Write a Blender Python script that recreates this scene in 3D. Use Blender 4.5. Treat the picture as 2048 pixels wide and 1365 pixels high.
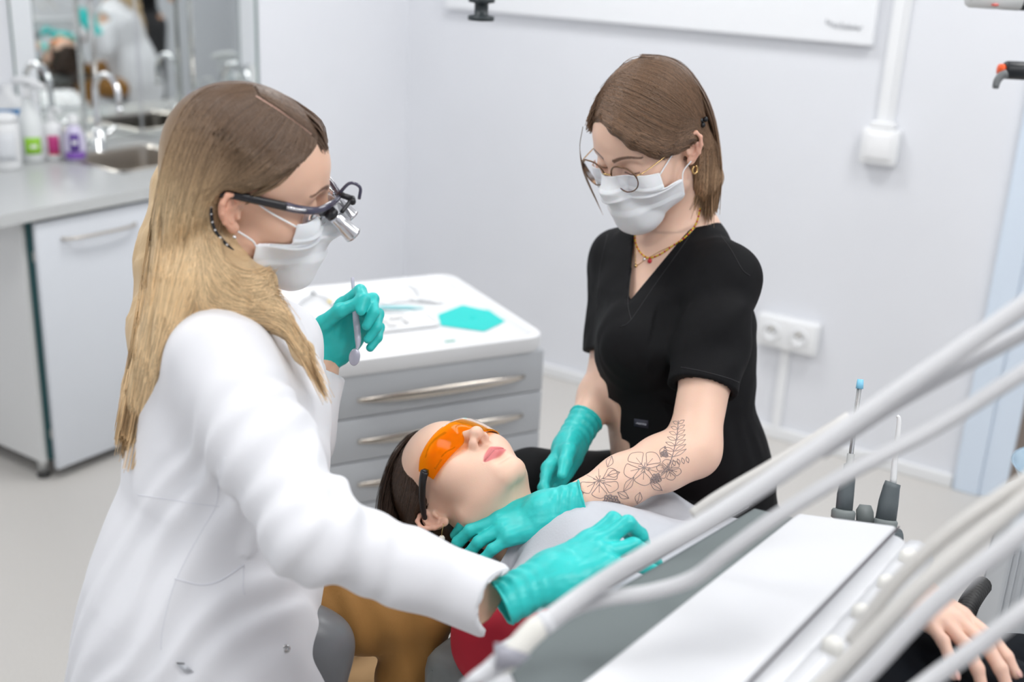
import bpy, bmesh, math, random
import numpy as np
from mathutils import Vector, Matrix
for _o in list(bpy.data.objects): bpy.data.objects.remove(_o, do_unlink=True)
scene = bpy.context.scene
COL = scene.collection
rng = np.random.default_rng(7)
V = lambda *a: np.array(a, dtype=float)
def nrm(v):
    v = np.asarray(v, float); return v/np.linalg.norm(v)

# ------------------------------------------------------------------ camera
CF = 2300.0; CH = 1.65
_p, _yaw, _roll = math.radians(19.4), math.radians(33), math.radians(2.7)
FW = V(-math.sin(_yaw)*math.cos(_p), math.cos(_yaw)*math.cos(_p), -math.sin(_p))
_R0 = V(math.cos(_yaw), math.sin(_yaw), 0); _U0 = np.cross(_R0, FW)
UP = math.cos(_roll)*_U0 - math.sin(_roll)*_R0
RT = math.cos(_roll)*_R0 + math.sin(_roll)*_U0
CP = V(0, 0, CH)
def at(x, y, zc):            # photograph pixel + distance -> place in the room
    return CP + (FW*CF + RT*(x-1024) - UP*(y-682.5))*(zc/CF)
def cdir(a, b, c):           # direction from (right, up, away) seen from the photographer
    return nrm(RT*a + UP*b + FW*c)
cam = bpy.data.cameras.new('camera'); cam_o = bpy.data.objects.new('camera', cam); COL.objects.link(cam_o)
_m = Matrix.Identity(4)
for i in range(3):
    _m[i][0] = RT[i]; _m[i][1] = UP[i]; _m[i][2] = -FW[i]; _m[i][3] = CP[i]
cam_o.matrix_world = _m
cam.sensor_width = 36; cam.lens = CF/2048*36; cam.clip_start = .05; cam.clip_end = 50
cam.dof.use_dof = True; cam.dof.focus_distance = 1.66; cam.dof.aperture_fstop = 2.4
scene.camera = cam_o

# ------------------------------------------------------------------ world, lamps, exposure
world = bpy.data.worlds.new('daylight'); scene.world = world; world.use_nodes = True
_bg = world.node_tree.nodes['Background']; _bg.inputs[0].default_value = (.90, .95, 1, 1); _bg.inputs[1].default_value = 1.1
def area(name, loc, rot, sx, sy, energy, col=(1, 1, 1)):
    l = bpy.data.lights.new(name, 'AREA'); l.shape = 'RECTANGLE'; l.size = sx; l.size_y = sy; l.energy = energy; l.color = col
    o = bpy.data.objects.new(name, l); COL.objects.link(o); o.location = loc; o.rotation_euler = rot
    return o
CEIL_Z = 2.75
LAMPS = [(-1.9, 2.75), (-1.9, 1.05), (-.2, 2.75), (.35, .7), (-1.0, -.7), (1.0, 1.6)]
for _x, _y in LAMPS: area('ceiling_lamp_light', (_x, _y, CEIL_Z-.06), (0, 0, 0), .58, .58, 17, (1, 1, .995))
scene.view_settings.view_transform = 'Standard'; scene.view_settings.look = 'None'
scene.view_settings.exposure = -0.40; scene.view_settings.gamma = 1.0; scene.view_settings.use_curve_mapping = False
# ------------------------------------------------------------------ materials
MATS = {}
def mat(name, col, rough=.5, metal=0., sss=0., sssr=(.01, .004, .002), bump=0., bscale=200., vary=0., vscale=6., trans=0., ior=1.45, alpha=1., coat=0., sheen=0., attr=None, emit=0., stretch=(1, 1, 1), spec=.5):
    if name in MATS: return MATS[name]
    m = bpy.data.materials.new(name); m.use_nodes = True; nt = m.node_tree; n = nt.nodes; b = n['Principled BSDF']
    I = b.inputs
    I['Base Color'].default_value = (*col, 1); I['Roughness'].default_value = rough; I['Metallic'].default_value = metal
    I['IOR'].default_value = ior; I['Transmission Weight'].default_value = trans; I['Alpha'].default_value = alpha
    I['Coat Weight'].default_value = coat; I['Sheen Weight'].default_value = sheen; I['Specular IOR Level'].default_value = spec
    if sss:
        I['Subsurface Weight'].default_value = sss; I['Subsurface Radius'].default_value = (1, .4, .2); I['Subsurface Scale'].default_value = sssr[0]
    if emit:
        I['Emission Color'].default_value = (*col, 1); I['Emission Strength'].default_value = emit
    tc = n.new('ShaderNodeTexCoord'); mp = n.new('ShaderNodeMapping'); mp.inputs['Scale'].default_value = stretch
    nt.links.new(tc.outputs['Object'], mp.inputs[0])
    src = None
    if attr:
        a = n.new('ShaderNodeVertexColor'); a.layer_name = attr; src = a.outputs[0]
        nt.links.new(src, I['Base Color'])
    if vary:
        nz = n.new('ShaderNodeTexNoise'); nz.inputs['Scale'].default_value = vscale; nz.inputs['Detail'].default_value = 4
        nt.links.new(mp.outputs[0], nz.inputs['Vector'])
        mr = n.new('ShaderNodeMapRange'); mr.inputs[1].default_value = .3; mr.inputs[2].default_value = .7
        mr.inputs[3].default_value = 1-vary; mr.inputs[4].default_value = 1+vary
        nt.links.new(nz.outputs['Fac'], mr.inputs[0])
        mx = n.new('ShaderNodeMix'); mx.data_type = 'RGBA'; mx.blend_type = 'MULTIPLY'; mx.inputs[0].default_value = 1
        if src: nt.links.new(src, mx.inputs[6])
        else: mx.inputs[6].default_value = (*col, 1)
        nt.links.new(mr.outputs[0], mx.inputs[7]); nt.links.new(mx.outputs[2], I['Base Color'])
    if bump:
        nz = n.new('ShaderNodeTexNoise'); nz.inputs['Scale'].default_value = bscale; nz.inputs['Detail'].default_value = 3
        nt.links.new(mp.outputs[0], nz.inputs['Vector'])
        bp = n.new('ShaderNodeBump'); bp.inputs['Strength'].default_value = bump; bp.inputs['Distance'].default_value = .002
        nt.links.new(nz.outputs['Fac'], bp.inputs['Height']); nt.links.new(bp.outputs[0], I['Normal'])
    MATS[name] = m; return m

def speckle_mat(name, base, dark, scale):
    m = bpy.data.materials.new(name); m.use_nodes = True; nt = m.node_tree; n = nt.nodes; b = n['Principled BSDF']
    tc = n.new('ShaderNodeTexCoord'); nz = n.new('ShaderNodeTexNoise'); nz.inputs['Scale'].default_value = scale; nz.inputs['Detail'].default_value = 6; nz.inputs['Roughness'].default_value = .75
    nt.links.new(tc.outputs['Object'], nz.inputs['Vector'])
    cr = n.new('ShaderNodeValToRGB'); cr.color_ramp.elements[0].position = .35; cr.color_ramp.elements[0].color = (*dark, 1)
    cr.color_ramp.elements[1].position = .6; cr.color_ramp.elements[1].color = (*base, 1)
    nt.links.new(nz.outputs['Fac'], cr.inputs[0]); nt.links.new(cr.outputs[0], b.inputs['Base Color'])
    b.inputs['Roughness'].default_value = .45
    return m

# ------------------------------------------------------------------ objects
def put(name, vf, m=None, parent=None, smooth=True, world=True, auto=None):
    """one mesh object; verts are given in world space (world=True) or in the parent's own space"""
    verts, faces = vf[0], vf[1]
    verts = np.asarray(verts, float)
    off = V(0, 0, 0)
    if parent is not None and world:
        q = parent
        while q is not None: off = off + V(*q.location); q = q.parent
        verts = verts - off
    me = bpy.data.meshes.new(name)
    if isinstance(faces, np.ndarray):
        nf, k = faces.shape
        me.vertices.add(len(verts)); me.vertices.foreach_set('co', verts.astype(np.float32).ravel())
        me.loops.add(nf*k); me.loops.foreach_set('vertex_index', faces.astype(np.int32).ravel())
        me.polygons.add(nf); me.polygons.foreach_set('loop_start', np.arange(0, nf*k, k, dtype=np.int32))
        me.update(calc_edges=True); me.validate()
    else:
        me.from_pydata([tuple(v) for v in verts], [], [tuple(int(i) for i in f) for f in faces]); me.update()
    if smooth: me.polygons.foreach_set('use_smooth', np.ones(len(me.polygons), bool))
    o = bpy.data.objects.new(name, me); COL.objects.link(o)
    if parent is not None: o.parent = parent
    if m is not None: me.materials.append(m)
    if auto is not None:
        sharp(o, auto)
    return o
def sharp(o, deg=35):
    bm = bmesh.new(); bm.from_mesh(o.data); a = math.radians(deg)
    for e in bm.edges:
        if len(e.link_faces) == 2 and e.calc_face_angle(0) > a: e.smooth = False
    for fc in bm.faces: fc.smooth = True
    bm.to_mesh(o.data); bm.free()
def thing(name, label, cat, loc=(0, 0, 0), rz=0., group=None):
    o = bpy.data.objects.new(name, None); COL.objects.link(o); o.location = loc; o.rotation_euler = (0, 0, rz); o.empty_display_size = .05
    return tag(o, label, cat, group)
def tag(o, label=None, cat=None, group=None, kind=None):
    if label: o['label'] = label
    if cat: o['category'] = cat
    if group: o['group'] = group
    if kind: o['kind'] = kind
    return o
def struct(name, vf, m, label, smooth=False, parent=None):
    o = put(name, vf, m, parent, smooth); tag(o, label, None, None, 'structure'); return o
def vcol(o, cols, name='Col'):
    a = o.data.color_attributes.new(name, 'FLOAT_COLOR', 'POINT')
    c = np.ones((len(o.data.vertices), 4), np.float32); c[:, :3] = cols
    a.data.foreach_set('color', c.ravel())

# ------------------------------------------------------------------ shapes: each returns (verts, faces)
def join(*vfs):
    vs, fs, k = [], [], 0
    for v, f in vfs:
        vs.append(np.asarray(v, float)); fs += [tuple(int(i)+k for i in q) for q in f]; k += len(v)
    return np.concatenate(vs), fs
def xf(vf, R=None, t=(0, 0, 0), s=1.):
    v = np.asarray(vf[0], float)*s
    if R is not None: v = v @ np.asarray(R, float).T
    return v+np.asarray(t, float), vf[1]
def rotz(a): c, s = math.cos(a), math.sin(a); return np.array([[c, -s, 0], [s, c, 0], [0, 0, 1.]])
def rotx(a): c, s = math.cos(a), math.sin(a); return np.array([[1, 0, 0], [0, c, -s], [0, s, c]])
def roty(a): c, s = math.cos(a), math.sin(a); return np.array([[c, 0, s], [0, 1, 0], [-s, 0, c]])
def frame(y, z):             # matrix whose columns are x, y, z (y kept, z made square to it)
    y = nrm(y); z = np.asarray(z, float); z = nrm(z-y*(z@y)); return np.stack([np.cross(y, z), y, z], 1)
def box(lo, hi, bev=0., seg=2):
    bm = bmesh.new(); bmesh.ops.create_cube(bm, size=1)
    lo, hi = np.minimum(lo, hi), np.maximum(lo, hi)
    for v in bm.verts:
        for i in range(3): v.co[i] = lo[i]+(hi[i]-lo[i])*(v.co[i]+.5)
    if bev: bmesh.ops.bevel(bm, geom=bm.edges[:], offset=bev, segments=seg, profile=.5, affect='EDGES')
    bm.verts.index_update(); r = (np.array([v.co[:] for v in bm.verts]), [tuple(v.index for v in f.verts) for f in bm.faces]); bm.free(); return r
def prism(poly, z0, z1, bev=0., seg=2):
    bm = bmesh.new(); a = [bm.verts.new((p[0], p[1], z0)) for p in poly]; b = [bm.verts.new((p[0], p[1], z1)) for p in poly]; n = len(poly)
    bm.faces.new(a[::-1]); bm.faces.new(b)
    for i in range(n): bm.faces.new((a[i], a[(i+1) % n], b[(i+1) % n], b[i]))
    bmesh.ops.recalc_face_normals(bm, faces=bm.faces[:])
    if bev: bmesh.ops.bevel(bm, geom=[e for e in bm.edges], offset=bev, segments=seg, profile=.5, affect='EDGES')
    bm.verts.index_update(); r = (np.array([v.co[:] for v in bm.verts]), [tuple(v.index for v in f.verts) for f in bm.faces]); bm.free(); return r
def rrect(w, d, r, n=5, cx=0, cy=0):
    pts = []
    for sx, sy, a0 in ((1, 1, 0), (-1, 1, 90), (-1, -1, 180), (1, -1, 270)):
        for k in range(n+1):
            a = math.radians(a0+90*k/n); pts.append((cx+sx*(w/2-r)+r*math.cos(a), cy+sy*(d/2-r)+r*math.sin(a)))
    return pts
def spline(pts, n=40):       # Catmull-Rom through the points (any dimension)
    p = np.asarray(pts, float)
    if len(p) == 2: return p[0]+(p[1]-p[0])*np.linspace(0, 1, n)[:, None]
    q = np.concatenate([[2*p[0]-p[1]], p, [2*p[-1]-p[-2]]]); m = len(p)-1
    t = np.linspace(0, m-1e-9, n); i = t.astype(int); u = (t-i)[:, None]
    a, b, c, d = q[i], q[i+1], q[i+2], q[i+3]
    return .5*((2*b)+(c-a)*u+(2*a-5*b+4*c-d)*u*u+(3*b-a-3*c+d)*u**3)
def tube(path, r, seg=10, caps=True, flat=None, ref=None):
    """round (or flattened) tube along a path; r = number or one radius per point"""
    p = np.asarray(path, float); n = len(p); r = np.broadcast_to(np.asarray(r, float), (n,))
    t = np.gradient(p, axis=0); t /= np.linalg.norm(t, axis=1)[:, None]+1e-12
    nn = np.zeros((n, 3)); a = V(0, 0, 1) if ref is None else np.asarray(ref, float)
    if abs(t[0]@nrm(a)) > .95 and ref is None: a = V(1, 0, 0)
    a = nrm(a-t[0]*(a@t[0]))
    for i in range(n):
        a = a-t[i]*(a@t[i]); a = nrm(a); nn[i] = a
    bb = np.cross(t, nn); th = np.linspace(0, 2*math.pi, seg, endpoint=False)
    fl = 1. if flat is None else flat
    vs = p[:, None]+r[:, None, None]*(np.cos(th)[None, :, None]*nn[:, None]*fl+np.sin(th)[None, :, None]*bb[:, None])
    vs = vs.reshape(-1, 3); fs = []
    for i in range(n-1):
        for k in range(seg):
            fs.append((i*seg+k, i*seg+(k+1) % seg, (i+1)*seg+(k+1) % seg, (i+1)*seg+k))
    if caps: fs.append(tuple(range(seg))[::-1]); fs.append(tuple((n-1)*seg+k for k in range(seg)))
    return vs, fs
def lathe(prof, seg=24, R=None, t=(0, 0, 0), sx=1., sy=1.):
    """profile of (radius, height) turned around z"""
    vs, fs = [], []; th = np.linspace(0, 2*math.pi, seg, endpoint=False)
    for r, z in prof: vs += [(r*math.cos(a)*sx, r*math.sin(a)*sy, z) for a in th]
    for i in range(len(prof)-1):
        for k in range(seg): fs.append((i*seg+k, i*seg+(k+1) % seg, (i+1)*seg+(k+1) % seg, (i+1)*seg+k))
    fs.append(tuple(range(seg))[::-1]); fs.append(tuple((len(prof)-1)*seg+k for k in range(seg)))
    return xf((np.array(vs), fs), R, t)
def loft(grid, closed=False):
    g = np.asarray(grid, float); a, b = g.shape[:2]; fs = []
    for i in range(a-1):
        for j in range(b-1 if not closed else b):
            k = (j+1) % b; fs.append((i*b+j, i*b+k, (i+1)*b+k, (i+1)*b+j))
    return g.reshape(-1, 3), fs
def sheet(grid, th, nor=None):
    """a grid of points made into a closed thin sheet of the given thickness"""
    g = np.asarray(grid, float); a, b = g.shape[:2]
    du = np.gradient(g, axis=0); dv = np.gradient(g, axis=1); n = np.cross(du, dv); n /= np.linalg.norm(n, axis=2)[..., None]+1e-12
    h = g-n*th; vs = np.concatenate([g.reshape(-1, 3), h.reshape(-1, 3)]); N = a*b; fs = []
    for i in range(a-1):
        for j in range(b-1):
            q = (i*b+j, i*b+j+1, (i+1)*b+j+1, (i+1)*b+j); fs.append(q); fs.append(tuple(N+k for k in q[::-1]))
    for j in range(b-1):
        fs.append((j+1, j, N+j, N+j+1)); q = (a-1)*b+j; fs.append((q, q+1, N+q+1, N+q))
    for i in range(a-1):
        fs.append((i*b, (i+1)*b, N+(i+1)*b, N+i*b)); q = i*b+b-1; fs.append((q+b, q, N+q, N+q+b))
    return vs, fs
def text_mesh(body, size, R, t, depth=.0003, shear=0.):
    cu = bpy.data.curves.new('lettering', 'FONT'); cu.body = body; cu.size = size; cu.extrude = depth; cu.shear = shear; cu.resolution_u = 2
    cu.align_x = 'CENTER'; cu.align_y = 'CENTER'
    o = bpy.data.objects.new('lettering', cu); COL.objects.link(o)
    bpy.context.view_layer.update(); dg = bpy.context.evaluated_depsgraph_get(); me = bpy.data.meshes.new_from_object(o.evaluated_get(dg))
    v = np.array([q.co[:] for q in me.vertices]).reshape(-1, 3); f = [tuple(p.vertices) for p in me.polygons]
    bpy.data.objects.remove(o, do_unlink=True); bpy.data.curves.remove(cu); bpy.data.meshes.remove(me)
    return xf((v, f), R, t)

# ------------------------------------------------------------------ implicit shapes (for bodies, cloth, gloves)
f32 = np.float32
def smin(a, b, k):
    h = np.maximum(k-np.abs(a-b), 0)/k; return np.minimum(a, b)-h*h*k*f32(.25)
def smax(a, b, k): return -smin(-a, -b, k)
def rc(P, a, b, r1, r2):     # tapered capsule
    a = np.asarray(a, f32); b = np.asarray(b, f32); ab = b-a; L = float(ab@ab)+1e-12
    t = np.clip(((P-a)@ab)/L, 0, 1); q = P-a-t[:, None]*ab
    return np.sqrt((q*q).sum(1))-(r1+(r2-r1)*t)
def chain(P, pts, rs, k=.01):
    d = rc(P, pts[0], pts[1], rs[0], rs[1])
    for i in range(1, len(pts)-1): d = smin(d, rc(P, pts[i], pts[i+1], rs[i], rs[i+1]), k)
    return d
def ell(P, c, r, R=None):
    q = P-np.asarray(c, f32)
    if R is not None: q = q@np.asarray(R, f32)
    r = np.asarray(r, f32); k0 = np.sqrt(((q/r)**2).sum(1))+1e-9; k1 = np.sqrt(((q/(r*r))**2).sum(1))+1e-9
    return k0*(k0-1)/k1
def sph(P, c, r): q = P-np.asarray(c, f32); return np.sqrt((q*q).sum(1))-r
def rbx(P, c, hf, rad, R=None):
    q = P-np.asarray(c, f32)
    if R is not None: q = q@np.asarray(R, f32)
    q = np.abs(q)-(np.asarray(hf, f32)-rad); return np.sqrt((np.maximum(q, 0)**2).sum(1))+np.minimum(q.max(1), 0)-rad
def hs(P, c, n): return (P-np.asarray(c, f32))@np.asarray(nrm(n), f32)   # below zero behind the plane
_lat = np.random.default_rng(3).random((32, 32, 32)).astype(f32)
def vnoise(P, s):
    q = P*s; i = np.floor(q).astype(int); u = q-i; u = u*u*(3-2*u); i &= 31; j = (i+1) & 31
    x0, y0, z0 = i.T; x1, y1, z1 = j.T; a, b, c = u.T
    L = _lat
    return ((L[x0, y0, z0]*(1-a)+L[x1, y0, z0]*a)*(1-b)+(L[x0, y1, z0]*(1-a)+L[x1, y1, z0]*a)*b)*(1-c) + \
           ((L[x0, y0, z1]*(1-a)+L[x1, y0, z1]*a)*(1-b)+(L[x0, y1, z1]*(1-a)+L[x1, y1, z1]*a)*b)*c
def isosurf(fn, lo, hi, vox, relax=2, B=8):
    """polygonise fn = 0 (surface nets); only blocks near the surface are sampled"""
    lo = np.asarray(lo, float); n = np.ceil((np.asarray(hi, float)-lo)/vox/B).astype(int)*B
    nb = n//B; g = np.stack(np.meshgrid(*[np.arange(k) for k in nb], indexing='ij'), -1).reshape(-1, 3)
    cen = (lo+(g*B+B/2-.5)*vox).astype(f32); d = fn(cen)
    keep = np.abs(d) < vox*B*1.15
    D = np.repeat(np.repeat(np.repeat(d.reshape(nb).astype(f32), B, 0), B, 1), B, 2)
    loc = np.stack(np.meshgrid(*[np.arange(B)]*3, indexing='ij'), -1).reshape(-1, 3)
    gk = g[keep]
    for s in range(0, len(gk), 1500):
        q = gk[s:s+1500]; idx = (q[:, None]*B+loc[None]).reshape(-1, 3)
        D[idx[:, 0], idx[:, 1], idx[:, 2]] = fn((lo+idx*vox).astype(f32))
    D[0] = D[-1] = 1; D[:, 0] = D[:, -1] = 1; D[:, :, 0] = D[:, :, -1] = 1
    S = D < 0; c = S[:-1, :-1, :-1].astype(np.int8)
    for o in ((0, 0, 1), (0, 1, 0), (0, 1, 1), (1, 0, 0), (1, 0, 1), (1, 1, 0), (1, 1, 1)):
        c += S[o[0]:S.shape[0]-1+o[0], o[1]:S.shape[1]-1+o[1], o[2]:S.shape[2]-1+o[2]]
    act = np.argwhere((c > 0) & (c < 8))
    cid = np.full(c.shape, -1, np.int32); cid[act[:, 0], act[:, 1], act[:, 2]] = np.arange(len(act))
    co = [(0, 0, 0), (1, 0, 0), (0, 1, 0), (1, 1, 0), (0, 0, 1), (1, 0, 1), (0, 1, 1), (1, 1, 1)]
    val = np.stack([D[act[:, 0]+o[0], act[:, 1]+o[1], act[:, 2]+o[2]] for o in co], 1)
    acc = np.zeros((len(act), 3)); cnt = np.zeros(len(act))
    for a in range(8):
        for b in range(a+1, 8):
            if sum(abs(co[a][i]-co[b][i]) for i in range(3)) != 1: continue
            m = (val[:, a] < 0) != (val[:, b] < 0); t = val[m, a]/(val[m, a]-val[m, b])
            acc[m] += np.array(co[a])+t[:, None]*(np.array(co[b])-np.array(co[a])); cnt[m] += 1
    P = lo+(act+acc/cnt[:, None])*vox
    quads = []
    for ax in range(3):
        o = [0, 0, 0]; o[ax] = 1; A = S[:S.shape[0]-o[0], :S.shape[1]-o[1], :S.shape[2]-o[2]]; Bq = S[o[0]:, o[1]:, o[2]:]
        e = np.argwhere(A != Bq); u, w = [i for i in range(3) if i != ax]
        e = e[(e[:, u] > 0) & (e[:, w] > 0) & (e[:, u] < c.shape[u]) & (e[:, w] < c.shape[w]) & (e[:, ax] < c.shape[ax])]
        ins = S[e[:, 0], e[:, 1], e[:, 2]]
        def cc(du, dw):
            k = e.copy(); k[:, u] -= du; k[:, w] -= dw; return cid[k[:, 0], k[:, 1], k[:, 2]]
        q = np.stack([cc(1, 1), cc(0, 1), cc(0, 0), cc(1, 0)], 1)
        flip = ins if ax != 1 else ~ins
        q[~flip] = q[~flip][:, ::-1]; quads.append(q)
    Q = np.concatenate(quads); Q = Q[(Q >= 0).all(1)]
    for _ in range(relax):
        h = vox*.3; Pf = P.astype(f32); d0 = fn(Pf)
        gr = np.stack([fn(Pf+np.array(e, f32)*f32(h))-d0 for e in ((1, 0, 0), (0, 1, 0), (0, 0, 1))], 1)/h
        step = (d0/np.maximum((gr*gr).sum(1), .25))[:, None]*gr
        P = P-np.clip(step, -vox*.6, vox*.6)
    return P, Q
def crop(vf, keep):          # drop the faces that use a vertex that is not kept
    v, q = vf; q = q[keep[q].all(1)]; used = np.zeros(len(v), bool); used[q.ravel()] = True
    m = np.cumsum(used)-1; return v[used], m[q]
def joinq(*vfs):
    k = 0; vs = []; qs = []
    for v, q in vfs: vs.append(v); qs.append(q+k); k += len(v)
    return np.concatenate(vs), np.concatenate(qs)
def vnormals(v, q):
    n = np.cross(v[q[:, 2]]-v[q[:, 0]], v[q[:, 3]]-v[q[:, 1]]); out = np.zeros_like(v)
    for i in range(4): np.add.at(out, q[:, i], n)
    return out/(np.linalg.norm(out, axis=1)[:, None]+1e-12)
def sstep(a, b, x): t = np.clip((x-a)/(b-a), 0, 1); return t*t*(3-2*t)
# ================================================================== THE ROOM
M_wall = mat('white wall paint', (.785, .80, .84), .6, bump=.08, bscale=60, vary=.012, vscale=3)
M_white = mat('white satin lacquer', (.86, .87, .885), .35, vary=.01)
M_plastic = mat('white plastic', (.87, .88, .89), .3)
YB = 3.70
XL, YP, XP = -3.60, 2.89, -2.965                          # left wall, front of the wall pier, right side of the pier
M_floor = speckle_mat('speckled vinyl floor', (.66, .64, .61), (.53, .51, .485), 260)
struct('floor', box((XL, -2.7, -.05), (1.9, YB, 0)), M_floor, 'speckled pale beige vinyl floor')
struct('ceiling', box((XL, -2.7, CEIL_Z), (1.9, YB, CEIL_Z+.05)), M_wall, 'plain white ceiling')
struct('wall_back', box((XP, YB, 0), (1.9, YB+.1, CEIL_Z)), M_wall, 'white wall behind the assistant')
struct('wall_left', box((XL-.1, -2.7, 0), (XL, YP, CEIL_Z)), M_wall, 'white wall on the left behind the sink counter')
struct('wall_pier', box((XL-.1, YP, 0), (XP, YB+.1, CEIL_Z)), M_wall, 'white wall pier at the end of the sink counter')
struct('wall_right', box((1.9, -2.7, 0), (2.0, YB, CEIL_Z)), M_wall, 'white wall on the right of the room')
_wf = [box((XL, -2.8, 0), (1.9, -2.7, .75)), box((XL, -2.8, 2.5), (1.9, -2.7, CEIL_Z))]
for a, b in ((XL, -3.3), (-1.2, -.8), (1.3, 1.9)): _wf.append(box((a, -2.8, .75), (b, -2.7, 2.5)))
struct('wall_front', join(*_wf), M_wall, 'white wall with two wide windows behind the photographer')
for i, (a, b) in enumerate(((-3.3, -1.2), (-.8, 1.3))):
    fr = [box((a, -2.79, .75), (b, -2.74, .81)), box((a, -2.79, 2.44), (b, -2.74, 2.5)), box((a, -2.79, .81), (a+.06, -2.74, 2.44)), box((b-.06, -2.79, .81), (b, -2.74, 2.44)), box(((a+b)/2-.03, -2.79, .81), ((a+b)/2+.03, -2.74, 2.44))]
    struct('window_%d' % (i+1), join(*fr), M_white, 'white window frame behind the photographer, ' + ('left one' if i == 0 else 'right one'))
struct('baseboard_back', join(box((XP, YB-.022, 0), (-.64, YB, .042), .004)), mat('baseboard white', (.84, .85, .86), .4), 'white baseboard along the back wall')
for i, (x, y) in enumerate(LAMPS):
    t = thing('ceiling_light', 'square flush ceiling light panel' , 'ceiling light', (x, y, CEIL_Z), 0, 'ceiling light panels')
    put('frame', join(*[box((x-.31, y-.31+a, CEIL_Z-.03), (x+.31, y-.29+a, CEIL_Z)) for a in (0, .6)], *[box((x-.31+a, y-.29, CEIL_Z-.03), (x-.29+a, y+.29, CEIL_Z)) for a in (0, .6)]), M_plastic, t, False)
    put('diffuser', box((x-.29, y-.29, CEIL_Z-.02), (x+.29, y+.29, CEIL_Z-.005)), mat('lit diffuser', (1, .99, .97), .5, emit=6.), t, False)

# door casing and brown door at the right end of the back wall
M_casing = mat('pale blue door casing', (.70, .79, .90), .4)
struct('trim_1', join(box((-.635, YB-.03, 0), (-.555, YB, 2.1), .004), box((-.555, YB-.022, 0), (-.475, YB, 2.1), .004), box((-.635, YB-.03, 2.1), (.5, YB, 2.2), .004), box((.42, YB-.03, 0), (.5, YB, 2.1), .004)), M_casing, 'pale blue door casing at the right of the back wall')
door = struct('door_1', box((-.475, YB-.015, 0), (.42, YB, 2.1)), mat('brown door', (.23, .19, .165), .4, vary=.1, vscale=4, stretch=(8, 8, .6)), 'brown door in a pale blue casing')
put('door_handle', join(tube(spline([V(-.40, YB-.015, 1.02), V(-.40, YB-.06, 1.02), V(-.39, YB-.07, 1.02), V(-.28, YB-.07, 1.02)], 14), .009, 10), xf(lathe([(.026, 0), (.026, .008), (.012, .01)], 20), rotx(math.pi/2), (-.40, YB-.015, 1.02))), mat('brushed steel', (.62, .61, .60), .32, 1.), door)

# picture with a signature
pc = thing('picture', 'large frameless white canvas with a small signature in its lower right corner', 'picture', (-1.93, YB, 1.375))
put('canvas', box((-2.76, YB-.032, 1.378), (-1.107, YB-.002, 2.25), .003), mat('white canvas', (.86, .875, .90), .7, bump=.1, bscale=700), pc, False)
_sg = []
_w = np.linspace(0, 1, 150)
def scrib(x0, x1, z, amp, fr, ph, sl):
    x = x0+(x1-x0)*_w; return np.stack([x+.35*amp*np.sin(fr*_w*6.28+1.2), np.full(150, YB-.0335), z+amp*np.sin(fr*_w*6.28+ph)*(.5+.5*np.sin(_w*21+ph))+sl*_w], 1)
_sg.append(tube(scrib(-1.262, -1.212, 1.437, .010, 4.2, 0, -.004), .0009, 4))
_sg.append(tube(scrib(-1.208, -1.146, 1.430, .0085, 6.3, 1, -.003), .0009, 4))
_sg.append(tube(spline([V(-1.236, YB-.0335, 1.424), V(-1.20, YB-.0335, 1.422), V(-1.15, YB-.0335, 1.427)], 10), .0006, 4))
put('signature', join(*_sg), mat('grey ink', (.18, .19, .22), .6), pc)

# wall switch with cable trunking, double socket with trunking
sw = thing('light_switch', 'square white surface-mounted rocker switch box on the back wall', 'light switch', (-1.037, YB, 1.02))
put('box', box((-1.094, YB-.045, 1.02), (-.98, YB, 1.131), .006), M_plastic, sw)
put('rocker', box((-1.078, YB-.052, 1.038), (-.996, YB-.044, 1.118), .004), mat('white switch rocker', (.9, .905, .915), .25), sw)
put('collar', box((-1.075, YB-.04, 1.131), (-1.0, YB, 1.152), .004), M_plastic, sw)
tr = put('cable_trunking', join(box((-1.062, YB-.02, 1.152), (-1.026, YB, CEIL_Z), .002), box((-1.028, YB-.012, 1.152), (-1.012, YB, CEIL_Z), .002)), M_white, None, False); tag(tr, 'white vertical cable trunking rising from the switch box', 'cable trunking')
so = thing('wall_socket', 'white double power socket box low on the back wall', 'socket', (-1.25, YB, .34))
put('box', box((-1.362, YB-.05, .345), (-1.145, YB, .455), .007), M_plastic, so)
M_dark = mat('dark recess', (.08, .08, .085), .6)
for x in (-1.306, -1.206):
    s = put('socket_ring', xf(lathe([(.0, .0), (.021, .001), (.023, .008), (.031, .010), (.033, .004), (.033, 0)], 28), rotx(math.pi/2), (x, YB-.049, .40)), mat('socket white', (.84, .85, .86), .3), so)
    put('pin_hole', join(*[xf(lathe([(.0035, 0), (.0035, .0012)], 10), rotx(math.pi/2), (x+dx, YB-.050, .403+dz)) for dx, dz in ((-.0095, 0), (.0095, 0))]), M_dark, s)
    put('earth_pin', xf(lathe([(.003, 0), (.003, .008), (.0015, .01)], 10), rotx(math.pi/2), (x, YB-.049, .413)), mat('brass', (.55, .46, .28), .35, 1.), s)
tr = put('cable_trunking', box((-1.275, YB-.018, .042), (-1.243, YB, .345), .002), M_white, None, False); tag(tr, 'short white cable trunking running down from the double socket', 'cable trunking')

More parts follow.
